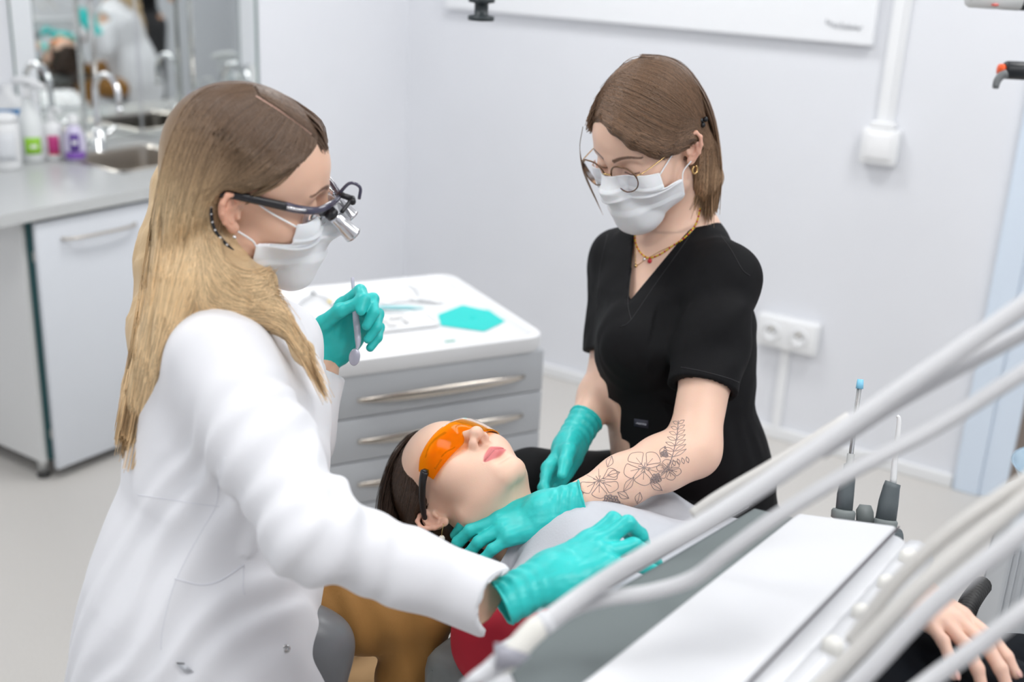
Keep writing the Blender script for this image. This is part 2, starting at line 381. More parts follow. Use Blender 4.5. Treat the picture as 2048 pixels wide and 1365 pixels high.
# ================================================================== SINK COUNTER
M_top = mat('grey laminate worktop', (.56, .575, .575), .28, vary=.02, vscale=30)
M_cab = mat('pale grey cabinet front', (.70, .73, .775), .32, vary=.01)
M_cabside = mat('warm white cabinet side', (.74, .745, .74), .4)
M_steel = mat('brushed steel handle', (.60, .55, .49), .34, 1., bump=.05, bscale=90, stretch=(1, 1, 12))
M_chrome = mat('chrome', (.86, .87, .88), .06, 1.)
ZT = .862
_ly = 1.80
SX0, SX1, SY0, SY1 = -3.48, -3.10, 2.40, 2.80
xw, yw = XL+.002, YP-.002
wt = join(box((SX1, _ly, ZT-.034), (-2.87, yw, ZT)), box((xw, _ly, ZT-.034), (SX0, yw, ZT)), box((SX0, _ly, ZT-.034), (SX1, SY0, ZT)), box((SX0, SY1, ZT-.034), (SX1, yw, ZT)))
o = put('worktop', wt, M_top, None, False); tag(o, 'light grey laminate worktop along the left wall with a sink cut into it', 'worktop')
sk = thing('sink', 'inset stainless steel basin in the grey worktop', 'sink', ((SX0+SX1)/2, (SY0+SY1)/2, ZT))
M_sink = mat('stainless sink steel', (.60, .56, .51), .3, 1.)
rim = []
_o = rrect(SX1-SX0+.0, SY1-SY0+.0, .04, 6, (SX0+SX1)/2, (SY0+SY1)/2); n_ = len(_o)
lv = [(0, ZT+.001), (.004, ZT+.004), (.014, ZT+.004), (.022, ZT-.004), (.03, ZT-.12), (.06, ZT-.135)]
gr = []
for ins, z in lv:
    q = rrect(SX1-SX0+.0-2*ins, SY1-SY0+.0-2*ins, max(.04-ins*.3, .02), 6, (SX0+SX1)/2, (SY0+SY1)/2); gr.append([(a, b, z) for a, b in q])
vb, fb = loft(np.array(gr), True); fb = [f[::-1] for f in fb]; fb.append(tuple((len(lv)-1)*n_+k for k in range(n_)))
put('basin', (vb, fb), M_sink, sk, True, auto=40)
put('drain', lathe([(.035, 0), (.035, .004), (.025, .005), (.02, .002)], 24, None, ((SX0+SX1)/2, (SY0+SY1)/2, ZT-.136)), M_chrome, sk)
# two base cabinets, the nearer one turned at the end panel
for k, (y0, y1, lab) in enumerate(((1.895, 2.345, 'pale grey base cabinet at the near end of the counter, with a long bar handle'), (2.36, 2.87, 'pale grey base cabinet under the sink, mostly hidden behind the dentist'))):
    c = thing('base_cabinet', lab, 'cabinet', (-3.0, (y0+y1)/2, 0))
    put('body', join(box((XL+.01, y0+.02, .095), (-2.925, y1, .72)), box((XL+.01, y0, .06), (-2.925, y0+.018, ZT-.036))), M_cabside, c, False)
    yy = [(y0+.025, y1)] if k == 0 else [(y0, y1)]
    for (a, b) in yy:
        d = put('door', box((-2.905, a, .04), (-2.885, b, .815), .003), M_cab, c)
        hl = (b-a)*.62; hm = (a+b)/2
        pth = spline([V(-2.885, hm-hl/2, .757), V(-2.862, hm-hl/2+.03, .757), V(-2.857, hm, .757), V(-2.862, hm+hl/2-.03, .757), V(-2.885, hm+hl/2, .757)], 20)
        put('handle', tube(pth, .007, 8, flat=.6), M_steel, d)
        for z in (.14, .70): put('hinge', box((-2.922, a-.004, z), (-2.904, a+.01, z+.03)), M_steel, d, False)
    put('recess', box((-2.924, y0+.016, .07), (-2.906, y0+.03, ZT-.04)), mat('dark teal seal', (.012, .07, .075), .4), c, False)
    for y in (y0+.02, y1-.03):
        lg = put('leg', lathe([(.016, .01), (.016, .10)], 16, None, (-2.955, y, 0)), mat('grey metal leg', (.55, .56, .56), .35, .8), c)
        put('foot', lathe([(.02, 0), (.021, .008), (.017, .012)], 16, None, (-2.955, y, 0)), mat('black rubber', (.03, .03, .03), .6), lg)
# two wall mirrors meeting in the corner above the sink
mr = thing('mirror', 'wide frameless mirrors meeting in the corner above the sink counter', 'mirror', (XL+.01, YP-.01, ZT))
M_mirror = mat('mirror silver', (.93, .95, .94), .015, 1.); M_edge = mat('green glass edge', (.16, .24, .22), .2)
put('mirror_panel', box((XL+.001, 2.375, ZT+.004), (XL+.006, YP-.012, 2.05), .001), M_mirror, mr, False)
put('mirror_panel', box((XL+.012, YP-.006, ZT+.004), (XP-.01, YP-.001, 2.05), .001), M_mirror, mr, False)
put('corner_strip', box((XL+.001, YP-.012, ZT+.004), (XL+.012, YP-.001, 2.05), .002), M_chrome, mr, False)
put('edge_strip', box((XP-.0095, YP-.007, ZT+.004), (XP-.006, YP-.001, 2.05)), M_edge, mr, False)
put('edge_strip', box((XL+.001, 2.372, ZT+.004), (XL+.007, 2.3748, 2.05)), M_edge, mr, False)
po = thing('chrome_pole', 'slim vertical chrome pole standing in front of the left mirror', 'pole', (XL+.045, 2.66, ZT))
put('tube', tube([V(XL+.045, 2.66, ZT+.006), V(XL+.045, 2.66, 2.0)], .009, 16), M_chrome, po)
put('base_ring', lathe([(.020, 0), (.020, .006), (.011, .012)], 20, None, (XL+.045, 2.66, ZT)), M_chrome, po)

# swan-neck taps
def tap(name, base, dirv, hgt, reach, label):
    t = thing(name, label, 'tap', tuple(base)); d = nrm(V(dirv[0], dirv[1], 0)); s = np.cross(V(0, 0, 1), d)
    put('base', lathe([(.026, 0), (.026, .006), (.021, .01), (.021, .075), (.015, .082)], 20, None, tuple(base)), M_chrome, t)
    r = reach/2; top = base+V(0, 0, hgt-r)
    arc = [top+d*(r-r*math.cos(a))+V(0, 0, r*math.sin(a)) for a in np.linspace(0, math.radians(185), 16)]
    path = np.concatenate([np.linspace(base+V(0, 0, .08), top, 6)[:-1], arc, [arc[-1]+V(0, 0, -.03)]])
    put('spout', tube(path, .0105, 14), M_chrome, t)
    put('nozzle', tube([arc[-1]+V(0, 0, -.028), arc[-1]+V(0, 0, -.05)], .0125, 14), M_chrome, t)
    put('lever', tube(spline([base+V(0, 0, .055)+s*.015, base+V(0, 0, .06)+s*.04, base+V(0, 0, .085)+s*.075], 8), [.009]*3+[.007]*5, 10), M_chrome, t)
def onz(px, py, z):
    d = at(px, py, 1.)-CP; return CP+d*((z-CH)/d[2])
b1_ = onz(199, 303, ZT); tap('tap', b1_, (.99, -.05), .275, .135, 'chrome swan-neck tap rising beside the sink')

# bottles
def bottle(name, px, py, prof, col, label, rough=.3, trans=0., sx=1., sy=1., alpha=1.):
    b = onz(px, py, ZT+.001); t = thing(name, label, 'bottle', tuple(b), 0, 'cleaning bottles by the sink')
    put('body', lathe(prof, 28, None, tuple(b), sx, sy), mat(name+' plastic %s' % px, col, rough, trans=trans), t); return t, b
def patch(t, b, r, z0, z1, a0, a1, m, name='sticker'):     # label wrapped around a bottle's front
    fr = math.atan2(-b[1], -b[0]); g = []
    for z in np.linspace(z0, z1, 4): g.append([(b[0]+(r+.0008)*math.cos(fr+a), b[1]+(r+.0008)*math.sin(fr+a), b[2]+z) for a in np.linspace(a0, a1, 12)])
    return put(name, sheet(np.array(g), .0006), m, t)
W_ = (.85, .86, .87)
t, b = bottle('wipes_canister', 14, 336, [(.045, 0), (.048, .005), (.048, .14), (.044, .15), (.03, .152)], W_, 'tall white bottle at the left edge of the photo on the worktop')
put('lid', lathe([(.046, .15), (.046, .172), (.03, .178)], 24, None, tuple(b)), M_plastic, t); patch(t, b, .048, .03, .12, -.7, .7, mat('pale grey print', (.72, .74, .77), .5))
t, b = bottle('spray_bottle', 66, 322, [(.036, 0), (.042, .006), (.042, .11), (.036, .145), (.018, .185), (.014, .20), (.014, .215)], (.80, .83, .83), 'white trigger spray bottle with a lime green label')
fd = nrm(V(.75, .15, 0))
put('trigger_head', join(tube(spline([b+V(0, 0, .21), b+V(0, 0, .245)], 4), .016, 12), tube(spline([b-fd*.045+V(0, 0, .262), b+V(0, 0, .268), b+fd*.05+V(0, 0, .258), b+fd*.075+V(0, 0, .25)], 12), np.linspace(.016, .011, 12), 12, flat=.9), tube(spline([b+fd*.03+V(0, 0, .25), b+fd*.045+V(0, 0, .225), b+fd*.04+V(0, 0, .195)], 8), .006, 8)), M_plastic, t)
patch(t, b, .042, .03, .085, -.5, .75, mat('lime green label', (.30, .62, .04), .4)); patch(t, b, .0425, .05, .06, -.1, .4, mat('white print', (.9, .9, .9), .5), 'lettering')
t, b = bottle('pump_bottle', 110, 318, [(.030, 0), (.034, .005), (.034, .105), (.030, .12), (.012, .13), (.012, .14)], W_, 'white pump bottle with a magenta label')
put('pump', join(tube([b+V(0, 0, .135), b+V(0, 0, .165)], .006, 10), lathe([(.014, .138), (.015, .15), (.008, .154)], 16, None, tuple(b)), tube(spline([b+V(0, 0, .168), b+fd*.025+V(0, 0, .17), b+fd*.045+V(0, 0, .160)], 8), .0065, 10)), M_plastic, t)
lb = patch(t, b, .034, .025, .085, -.55, .5, mat('magenta label', (.50, .04, .20), .4)); patch(t, b, .0345, .02, .026, -.55, .5, mat('red label edge', (.7, .08, .12), .4), 'label_edge')
t, b = bottle('soap_bottle', 152, 322, [(.028, 0), (.036, .006), (.038, .05), (.034, .085), (.022, .115), (.013, .125)], (.66, .62, .80), 'purple liquid soap bottle with a white cap', .15)
put('cap', lathe([(.016, .123), (.018, .128), (.018, .15), (.012, .157)], 18, None, tuple(b)), M_plastic, t)
patch(t, b, .0385, .012, .036, -.9, .9, mat('purple label', (.22, .09, .45), .35)); patch(t, b, .0375, .038, .098, -.42, .42, mat('indigo label', (.12, .06, .30), .35), 'front_label'); patch(t, b, .038, .062, .074, -.22, .22, mat('white print', (.9, .9, .9), .5), 'lettering')
t, b = bottle('detergent_bottle', 26, 312, [(.045, 0), (.05, .006), (.05, .17), (.04, .2), (.018, .215), (.018, .24)], W_, 'white bottle with a bright blue label behind the spray bottle')
patch(t, b, .05, .09, .165, -.9, .9, mat('bright blue label', (.01, .20, .50), .4)); patch(t, b, .0505, .105, .118, -.3, .6, mat('white print', (.9, .9, .9), .5), 'lettering')
# ================================================================== DRAWER CART
CA = math.radians(29); CR = V(math.sin(CA), math.cos(CA), 0); CN = V(math.cos(CA), -math.sin(CA), 0)   # along the front, out of the front
CW, CD, CT = .560, .560, .742
CC = (V(-1.620, 1.749, 0)+V(-1.380, 2.255, 0))/2
cart = thing('drawer_cart', 'grey dental drawer cart with a white tray top standing by the back wall', 'drawer cart', tuple(CC-CN*CD/2))
def cbox(a0, a1, n0, n1, z0, z1, bev=0.):      # a along the front, n outwards from the front plane
    v, f = box((a0, n0, z0), (a1, n1, z1), bev); return CC+v[:, :1]*CR+v[:, 1:2]*CN+v[:, 2:]*V(0, 0, 1), [q[::-1] for q in f]
M_cart = mat('grey drawer front', (.50, .52, .545), .35, vary=.012); M_cartside = mat('cart side grey white', (.74, .75, .76), .4)
hw = CW/2
put('body', join(cbox(-hw+.004, hw-.004, -CD+.005, -.02, .075, CT-.045)), M_cartside, cart, False)
zt = CT-.036
edges = [zt, .598, .4885, .379, .270, .162, .078]
for i in range(6):
    d = put('drawer_front', cbox(-hw, hw, -.02, 0, edges[i+1]+.003, edges[i], .0025), M_cart, cart)
    zc_ = edges[i]-.054 if 0 < i < 5 else edges[i]-(.060 if i == 0 else .04)
    a = np.linspace(-1, 1, 25); z = zc_+.0*a; out = .006+.011*(1-a**4)
    pth = CC+np.outer(a*.213+.013, CR)+np.outer(out, CN)+np.outer(z, V(0, 0, 1))
    rr = .0066*(1-.62*np.abs(a)**2.5)
    put('handle', tube(pth, rr, 12, flat=1.9, ref=(0, 0, 1)), mat('satin nickel handle', (.58, .53, .47), .22, 1.), d)
for a in (-hw+.05, hw-.05):
    for n in (-CD+.05, -.06):
        b = CC+CR*a+CN*n; c = put('caster', join(xf(lathe([(.0, -.011), (.026, -.011), (.028, -.006), (.028, .006), (.026, .011), (.0, .011)], 20), rotx(math.pi/2), tuple(b+V(0, 0, .028))), box(b+V(-.012, -.012, .05), b+V(.012, .012, .062))), mat('dark grey caster', (.09, .09, .095), .5), cart)
# tray top: raised rounded rim around a shallow floor
def ctop(a, n, z): return CC+CR*a+CN*n+V(0, 0, z)
lv = [(0, CT-.036), (-.004, CT-.02), (-.002, CT), (.004, CT+.004), (.014, CT+.004), (.022, CT-.002), (.030, CT-.012), (.05, CT-.014)]
gr = []
for ins, z in lv:
    q = rrect(CW+.006-2*ins, CD+.006-2*ins, max(.05-ins*.4, .015), 6, 0, -CD/2); gr.append([ctop(a, n, z) for a, n in q])
vt, ft = loft(np.array(gr), True); n_ = len(gr[0]); ft.append(tuple((len(lv)-1)*n_+k for k in range(n_)))
put('tray_top', (vt, ft), mat('white tray plastic', (.80, .81, .825), .25), cart, True, auto=50)
ZF = CT-.0135
def cpix(px, py, z=ZF): return onz(px, py, z)
# turquoise rubber dam sheet (one corner curled up against the rim)
pts = [cpix(876, 630), cpix(925, 611), cpix(1000, 628), cpix(1024, 638), cpix(968, 664), cpix(882, 652)]
cn = sum(pts)/6
g = []
for s in np.linspace(.0015, 1, 8):
    ring = []
    for k in range(36):
        u = k/6.; i = int(u) % 6; w = u-int(u); p = cn+(pts[i]*(1-w)+pts[(i+1) % 6]*w-cn)*s
        lift = .001+.012*max(0, ((p-cn)@CR)/.09-.55)**1.0*s; ring.append(p+V(0, 0, lift))
    g.append(ring)
v_, f_ = loft(np.array(g), True); f_.append(tuple(range(36)))
v2 = np.concatenate([v_, v_-V(0, 0, .0008)]); f2 = f_+[tuple(i+len(v_) for i in q[::-1]) for q in f_]
o = put('rubber_dam', (v2, f2), mat('turquoise latex', (0, .60, .56), .45), None); tag(o, 'flat turquoise rubber dam sheet lying on the cart tray', 'rubber dam')
M_inst = mat('instrument steel', (.62, .63, .64), .18, 1.)
# rubber dam frame: thin bent wire
pw = [cpix(735, 580, ZF+.004), cpix(760, 568, ZF+.004), cpix(800, 565, ZF+.004), cpix(825, 574, ZF+.004), cpix(838, 590, ZF+.004)]
o = put('wire_frame', tube(spline(pw, 30), .0016, 6), M_inst); tag(o, 'thin curved steel wire frame at the back of the cart tray', 'wire frame')
# clamp forceps with yellow marks on the left of the tray
fo = thing('forceps', 'slim steel clamp forceps with a yellow ring, spread open at the tray left', 'forceps', tuple(cpix(625, 590)))
for q, nm in (((cpix(592, 620, ZF+.004), cpix(605, 604, ZF+.01), cpix(626, 588, ZF+.012)), 'arm'), ((cpix(626, 588, ZF+.012), cpix(648, 596, ZF+.01), cpix(668, 612, ZF+.004)), 'arm')):
    put(nm, tube(spline(q, 14), np.linspace(.002, .003, 14), 8), M_inst, fo)
put('joint', lathe([(.007, 0), (.008, .004), (.006, .01)], 16, None, tuple(cpix(627, 588, ZF+.006))), M_inst, fo)
put('ring', tube([cpix(657, 602, ZF+.0085), cpix(662, 606, ZF+.0065)], .0036, 10), mat('yellow plastic', (.85, .62, .03), .4), fo)
def inst(name, p0, p1, r, label, m=M_inst, cat='instrument'):
    o = put(name, tube(np.linspace(p0, p1, 12), np.array([.4, .8, 1, 1, 1, 1, 1, 1, .9, .6, .45, .3])*r, 10), m); return tag(o, label, cat)
inst('dental_probe', cpix(757, 607, ZF+.0045), cpix(848, 599, ZF+.0045), .0028, 'slim dark steel probe lying behind the turquoise handpiece')
inst('tweezers', cpix(820, 600, ZF+.006), cpix(890, 606, ZF+.004), .0045, 'pointed bright steel tweezers to the right of the slim probe')
hp = inst('dental_handpiece', cpix(752, 615, ZF+.005), cpix(848, 616, ZF+.005), .0055, 'pale turquoise plastic instrument beside the steel probe on the cart', mat('pale turquoise plastic', (.33, .66, .70), .35))
inst('dental_explorer', cpix(758, 624, ZF+.004), cpix(832, 624, ZF+.004), .0022, 'thin steel explorer lying in front of the turquoise instrument')
# small white dish with cotton rolls
dc = (cpix(735, 650)+cpix(870, 650))/2
tr_ = thing('cotton_dish', 'shallow white dish lying on the cart tray below the instruments', 'dish', tuple(dc))
gr = []
for ins, z in ((.004, 0), (0, .002), (-.002, .011), (.002, .012), (.006, .004), (.03, .003)):
    gr.append([ctop(a, n, ZF+z) for a, n in rrect(.17-2*ins, .095-2*ins, .014, 4, (dc-CC)@CR, (dc-CC)@CN)])
vd, fd_ = loft(np.array(gr), True); n_ = len(gr[0]); fd_.append(tuple(5*n_+k for k in range(n_))); fd_.append(tuple(range(n_))[::-1])
put('dish', (vd, fd_), mat('white enamel', (.88, .89, .9), .25), tr_, auto=50)
for k, (px, py, r_) in enumerate(((768, 640, .2), (792, 634, 1.1), (812, 640, -.4), (785, 648, .5))):
    c = cpix(px, py, ZF+.011); d = V(math.cos(r_), math.sin(r_), 0)*.016
    o = put('cotton_roll', tube(np.linspace(c-d, c+d, 6), [.004, .0058, .006, .006, .0058, .004], 10), mat('cotton', (.9, .9, .9), .9, bump=.5, bscale=900)); tag(o, 'small white cotton roll in the shallow dish', 'cotton roll', 'cotton rolls in the dish')
put('clip', cbox(.0+.03, .055, -.035, -.03, CT+.003, CT+.006), mat('green clip', (.2, .5, .42), .5), cart, False)
# ================================================================== PEOPLE: shared anatomy (implicit shapes, metres)
def near(P, c, R, fn, margin=.03):       # evaluate fn only inside a sphere, a safe bound elsewhere
    d = np.sqrt(((P-np.asarray(c, f32))**2).sum(1)); m = d < R+margin; out = (d-R+margin).astype(f32)
    if m.any(): out[m] = fn(P[m])
    return out
def ear_f(P, s):                          # P in head space; s = +1 right ear, -1 left ear
    q = P.copy(); q[:, 0] *= s
    c = V(.0705, -.012, .002); a = math.radians(28); tl = math.radians(-12)
    w = V(math.cos(a), math.sin(a)*.0+.0, 0)
    out = nrm(V(math.cos(a), -math.sin(a)*-1, .05)); bk = nrm(V(math.sin(a), -math.cos(a), 0)); up = np.cross(bk, out)*-1
    if up[2] < 0: up = -up
    bk2 = bk*math.cos(tl)-up*math.sin(tl)*-1; up2 = nrm(up*math.cos(tl)+bk*math.sin(tl)*-1)
    out = np.cross(up2, bk2); out = out if out[0] > 0 else -out
    B = np.stack([bk2, up2, out], 1).astype(f32); L = (q-c.astype(f32))@B*f32(1.17)          # u back, v up, w out
    hel = [V(.002, .004, .001), V(-.004, .018, .004), V(.003, .030, .006), V(.014, .032, .008), V(.022, .022, .009), V(.0225, .006, .009), V(.018, -.010, .007), V(.010, -.022, .004)]
    d = chain(L, hel, [.003, .0033, .0036, .0037, .0036, .0034, .0032, .003], .003)
    plate = ell(L, (.009, .006, -.003), (.0145, .026, .005)); d = smin(d, plate, .005)
    ant = chain(L, [V(.009, .022, .003), V(.0145, .010, .005), V(.0135, -.004, .0055), V(.007, -.013, .004)], [.0025, .0030, .0032, .0028], .003); d = smin(d, ant, .004)
    d = smax(d, -ell(L, (.004, -.001, .008), (.0085, .010, .009)), .004)
    d = smin(d, chain(L, [V(-.005, .002, .001), V(-.003, -.008, .004)], [.0042, .0035]), .004)   # tragus
    d = smin(d, ell(L, (.003, -.0245, .002), (.0080, .0085, .0040)), .005)                       # lobe
    d = smin(d, rc(L, V(.006, .010, -.006), V(.004, -.012, -.006), .009, .007), .006)
    return d
def head_f(P, ears=True):            # origin between the ear canals, x = subject's right, y = face, z = up
    q = P.copy(); q[:, 0] = np.abs(q[:, 0])
    d = ell(q, (0, -.012, .043), (.0735, .0925, .081))
    d = smin(d, ell(q, (0, .030, .048), (.062, .0625, .058)), .03)
    d = smin(d, ell(q, (0, .038, -.012), (.0565, .0495, .060)), .03)
    d = smin(d, sph(q, (.0425, .050, -.008), .0205), .028)                       # cheekbone
    d = smin(d, rc(q, (.0495, .010, -.050), (.014, .071, -.0835), .0165, .0135), .026)   # jaw
    d = smin(d, ell(q, (0, .028, -.055), (.046, .050, .036)), .03)
    d = smin(d, ell(q, (.0, .0765, -.0825), (.0165, .0145, .0150)), .016)         # chin
    d = smin(d, ell(q, (0, .066, -.047), (.031, .028, .030)), .022)               # muzzle
    d = smin(d, rc(q, (.006, .086, .030), (.040, .071, .033), .0085, .0075), .016) # brow
    d = smax(d, -ell(q, (.0315, .0985, .0165), (.0185, .0200, .0130)), .020)      # eye socket
    d = smin(d, ell(q, (.0310, .0695, .0165), (.0158, .0152, .0138)), .0045)      # lids over the eyeball
    d = smin(d, ell(q, (.0365, .060, -.020), (.021, .024, .022)), .03)            # cheek
    # nose
    d = smin(d, rc(q, (0, .0865, .024), (0, .1115, -.0165), .0062, .0086), .011)
    d = smin(d, sph(q, (0, .1135, -.0185), .0088), .008)
    d = smin(d, ell(q, (.0118, .1005, -.0225), (.0068, .0098, .0078)), .007)
    d = smax(d, -ell(q, (.0062, .1045, -.0305), (.0036, .0058, .0052)), .004)
    d = smax(d, -rc(q, (0, .1005, -.033), (0, .1005, -.043), .0030, .0035), .006)  # philtrum
    # lips
    d = smin(d, rc(q, (0, .0955, -.0475), (.021, .0850, -.0520), .0052, .0022), .006)
    d = smin(d, rc(q, (0, .0935, -.0590), (.017, .0850, -.0560), .0063, .0028), .006)
    d = smax(d, -rc(q, (0, .1005, -.0532), (.0225, .0890, -.0535), .0011, .0009), .0025)
    d = smax(d, -ell(q, (0, .0975, -.0695), (.016, .0085, .0052)), .010)
    if not ears: return d
    d = smin(d, near(P, (.078, -.015, 0), .05, lambda A: ear_f(A, 1)), .006)
    d = smin(d, near(P, (-.078, -.015, 0), .05, lambda A: ear_f(A, -1)), .006)
    return d
def skull_f(P):                           # smooth head without features, to lay hair and masks on
    q = P.copy(); q[:, 0] = np.abs(q[:, 0])
    d = ell(q, (0, -.012, .043), (.0735, .0925, .081)); d = smin(d, ell(q, (0, .030, .048), (.062, .0625, .058)), .03)
    d = smin(d, ell(q, (0, .038, -.012), (.0565, .0495, .060)), .03); d = smin(d, rc(q, (.0495, .010, -.050), (.014, .071, -.0835), .0165, .0135), .026)
    return d
def skin_cols(L, base, head_scale=1.):    # colour of the skin itself, L = points in head space
    c = np.tile(np.array(base, f32), (len(L), 1)); ax = np.abs(L[:, 0])
    def blend(m, col): 
        c[:] = c*(1-m[:, None])+np.array(col, f32)*m[:, None]
    b = np.array(base)
    blush = .30*np.exp(-(((ax-.040)/.020)**2+((L[:, 1]-.062)/.03)**2+((L[:, 2]+.014)/.022)**2)); blend(blush, b*np.array([1, .70, .66]))
    nose = .28*np.exp(-((ax/.014)**2+((L[:, 1]-.110)/.016)**2+((L[:, 2]+.020)/.014)**2)); blend(nose, b*np.array([1, .68, .62]))
    ear = .38*sstep(.066, .080, ax)*sstep(.05, .03, np.abs(L[:, 1]+.012))*sstep(.06, .04, np.abs(L[:, 2])); blend(ear, b*np.array([1, .60, .52]))
    zl = L[:, 2]+.0535; lim = .0095*np.clip(1-(ax/.0235)**2, 0, 1)**.6
    lip = sstep(.0012, -.0012, np.abs(zl+.0008)-lim)*(L[:, 1] > .075)*(ax < .0235); blend(.92*lip, (.66, .17, .185))
    line = sstep(.0013, .0004, np.abs(zl))*(ax < .022)*(L[:, 1] > .078); blend(.55*line, (.30, .09, .09))
    return c
# ---- hands: joints from curls, then tapered chains
def hand_joints(side, curls, spread=(6, 1, -4, -10), thumb=None, s=1.):
    """hand space: y to the fingers, z = back of the hand, x = thumb side * side"""
    mcp = [V(.026, .088, .0), V(.008, .092, .002), V(-.011, .087, .0), V(-.028, .078, -.003)]
    ln = [(.042, .025, .021), (.046, .029, .022), (.042, .027, .022), (.033, .021, .020)]
    F = []
    for i in range(4):
        a = math.radians(spread[i]); p = mcp[i].copy(); c = 0; J = [p]
        for k in range(3):
            c += math.radians(curls[i][k]); d = V(math.sin(a)*math.cos(c), math.cos(a)*math.cos(c), -math.sin(c)); p = p+d*ln[i][k]; J.append(p)
        F.append(J)
    T = thumb if thumb is not None else [V(.020, .022, -.006), V(.044, .050, -.016), V(.054, .080, -.022), V(.056, .106, -.026)]
    F = [[p*s*V(side, 1, 1) for p in J] for J in F]; T = [p*s*V(side, 1, 1) for p in T]
    return F, T
def hand_f(L, F, T, side, s=1., rad=1., wrist_r=(.0265, .019)):
    """L = points in hand space"""
    m = V(side, 1, 1)
    q = (L*np.array([side, 1, 1], f32))/f32(s)
    d = rbx(q, (0, .052, -.003), (.038, .043, .0135), .0130)
    d = smin(d, ell(q, (.022, .040, -.012), (.017, .030, .014)), .015)        # ball of the thumb
    d = smin(d, ell(q, (-.022, .040, -.009), (.015, .034, .012)), .015)
    q2 = q.copy(); q2[:, 2] *= wrist_r[0]/wrist_r[1]
    d = smin(d, rc(q2, (0, -.03, 0), (0, .022, 0), wrist_r[0], wrist_r[0]*1.08)*.8, .02)
    d = d*f32(s)
    rr = [(.0098, .0090, .0083, .0070), (.0100, .0092, .0084, .0070), (.0097, .0088, .0080, .0068), (.0086, .0078, .0071, .0061)]
    for J, r in zip(F, rr):
        r = [k*rad*s for k in r]; c = J[0]*.72+V(0, .0, 0)
        fd = rc(L, c, J[0], .0095*s, r[0]*1.06)
        f2 = chain(L, J, r, .004); d = smin(d, fd, .010); d = np.minimum(d, smin(d, f2, .006))
    r = [k*rad*s for k in (.0135, .0118, .0102, .0078)]
    d = smin(d, chain(L, T, r, .006), .011)
    return d
def glove_mesh(o, y, z, side, F, T, s=1., vox=.0018, cuff=.05, lo=-.06, hi=.20, seed=1., rad=1.06, cr=(.031, .028)):
    """nitrile glove: hand plus a loose cuff, in world space; o = wrist, y = to the fingers, z = back of the hand"""
    Rm = frame(y, z); o = np.asarray(o, float)
    def fn(L):
        d = hand_f(L, F, T, side, s, rad)
        q = L.copy(); q[:, 2] *= cr[0]/cr[1]
        c = rc(q, (0, -cuff, 0), (0, .020, 0), cr[0], .0285)
        w = .0010*np.sin(L[:, 1]*420+3*np.sin(L[:, 0]*60+seed))*sstep(.03, -.01, L[:, 1])
        d = smin(d, c+w, .014)
        d = d-.0
        d = smin(d, np.sqrt((np.sqrt(q[:, 0]**2+q[:, 2]**2)-cr[0]-.0006)**2+(L[:, 1]+cuff)**2)-.0022, .002)
        d = smax(d, -(L[:, 1]+cuff+.0005), .002)
        inner = np.maximum(np.sqrt(q[:, 0]**2+q[:, 2]**2)-(cr[0]-.0045), L[:, 1]+cuff-.012)
        d = np.maximum(d, -inner)
        wr = (vnoise(L*np.array([1, .45, 1], f32), 95)-.5)*.0013+(vnoise(L*np.array([1, .6, 1], f32), 230)-.5)*.0007
        return d+wr
    lim = .085*s
    jj = np.array([p for J in F for p in J]+list(T)); a = np.minimum(jj.min(0)-.02, (-.05, -cuff-.01, -.05)); b = np.maximum(jj.max(0)+.02, (.05, .1, .05))
    v, q = isosurf(fn, a, b, vox, 1)
    return o+v@Rm.T, q
def placed(L, o, Rm): return np.asarray(o)+np.asarray(L)@Rm.T
def tube_uv(path, r, n): return tube(spline(path, n), r, 8)
# ---- mask laid on the face by marching inwards onto a smooth head
def mask_grid(scale=1.0, nu=61, nv=44, puff=.004, low=-.118, topz=.0165):
    u = np.linspace(-1, 1, nu); v = np.linspace(0, 1, nv); U, Vv = np.meshgrid(u, v)
    phi = np.radians(60+30*sstep(.36, .52, Vv)-14*sstep(.75, 1., Vv))*U; tilt = -np.radians(38)*sstep(.55, 1.05, Vv)
    z0 = topz-.012*np.abs(U)**1.4 - Vv*.078
    # march
    org = np.stack([0*U, .022+0*U, z0], -1).reshape(-1, 3); di = np.stack([np.sin(phi)*np.cos(tilt), np.cos(phi)*np.cos(tilt), np.sin(tilt)], -1).reshape(-1, 3)
    def fn(P):
        q = P.copy(); q[:, 0] = np.abs(q[:, 0]); d = skull_f(P)
        d = smin(d, rc(q, (0, .086, .020), (0, .110, -.014), .0085, .0125), .030)
        d = smin(d, ell(q, (0, .080, -.058), (.032, .027, .037)), .035)
        d = smin(d, ell(q, (0, .066, -.092), (.026, .026, .018)), .03)
        d = np.minimum(d, head_f(P, False)-.0005)
        return d-puff
    t = np.full(len(org), .17)
    for _ in range(60):
        p = (org+di*t[:, None]).astype(f32); t = t-fn(p)*.8
    p = org+di*t[:, None]
    w = Vv.reshape(-1); uu = U.reshape(-1)
    ple = np.zeros_like(w)
    for k, c0 in enumerate((.30, .50, .70)):
        x = (w-c0)/.12; ple += np.where((x > 0) & (x < 1), (1-x)*.0042, 0)*(1-.55*np.abs(uu)**3)
    ple += .0022*np.sin(uu*9+w*7)*np.abs(uu)**2+(vnoise(p.astype(f32), 40)-.5)*.003
    p = p+di*ple[:, None]
    return p.reshape(nv, nu, 3)
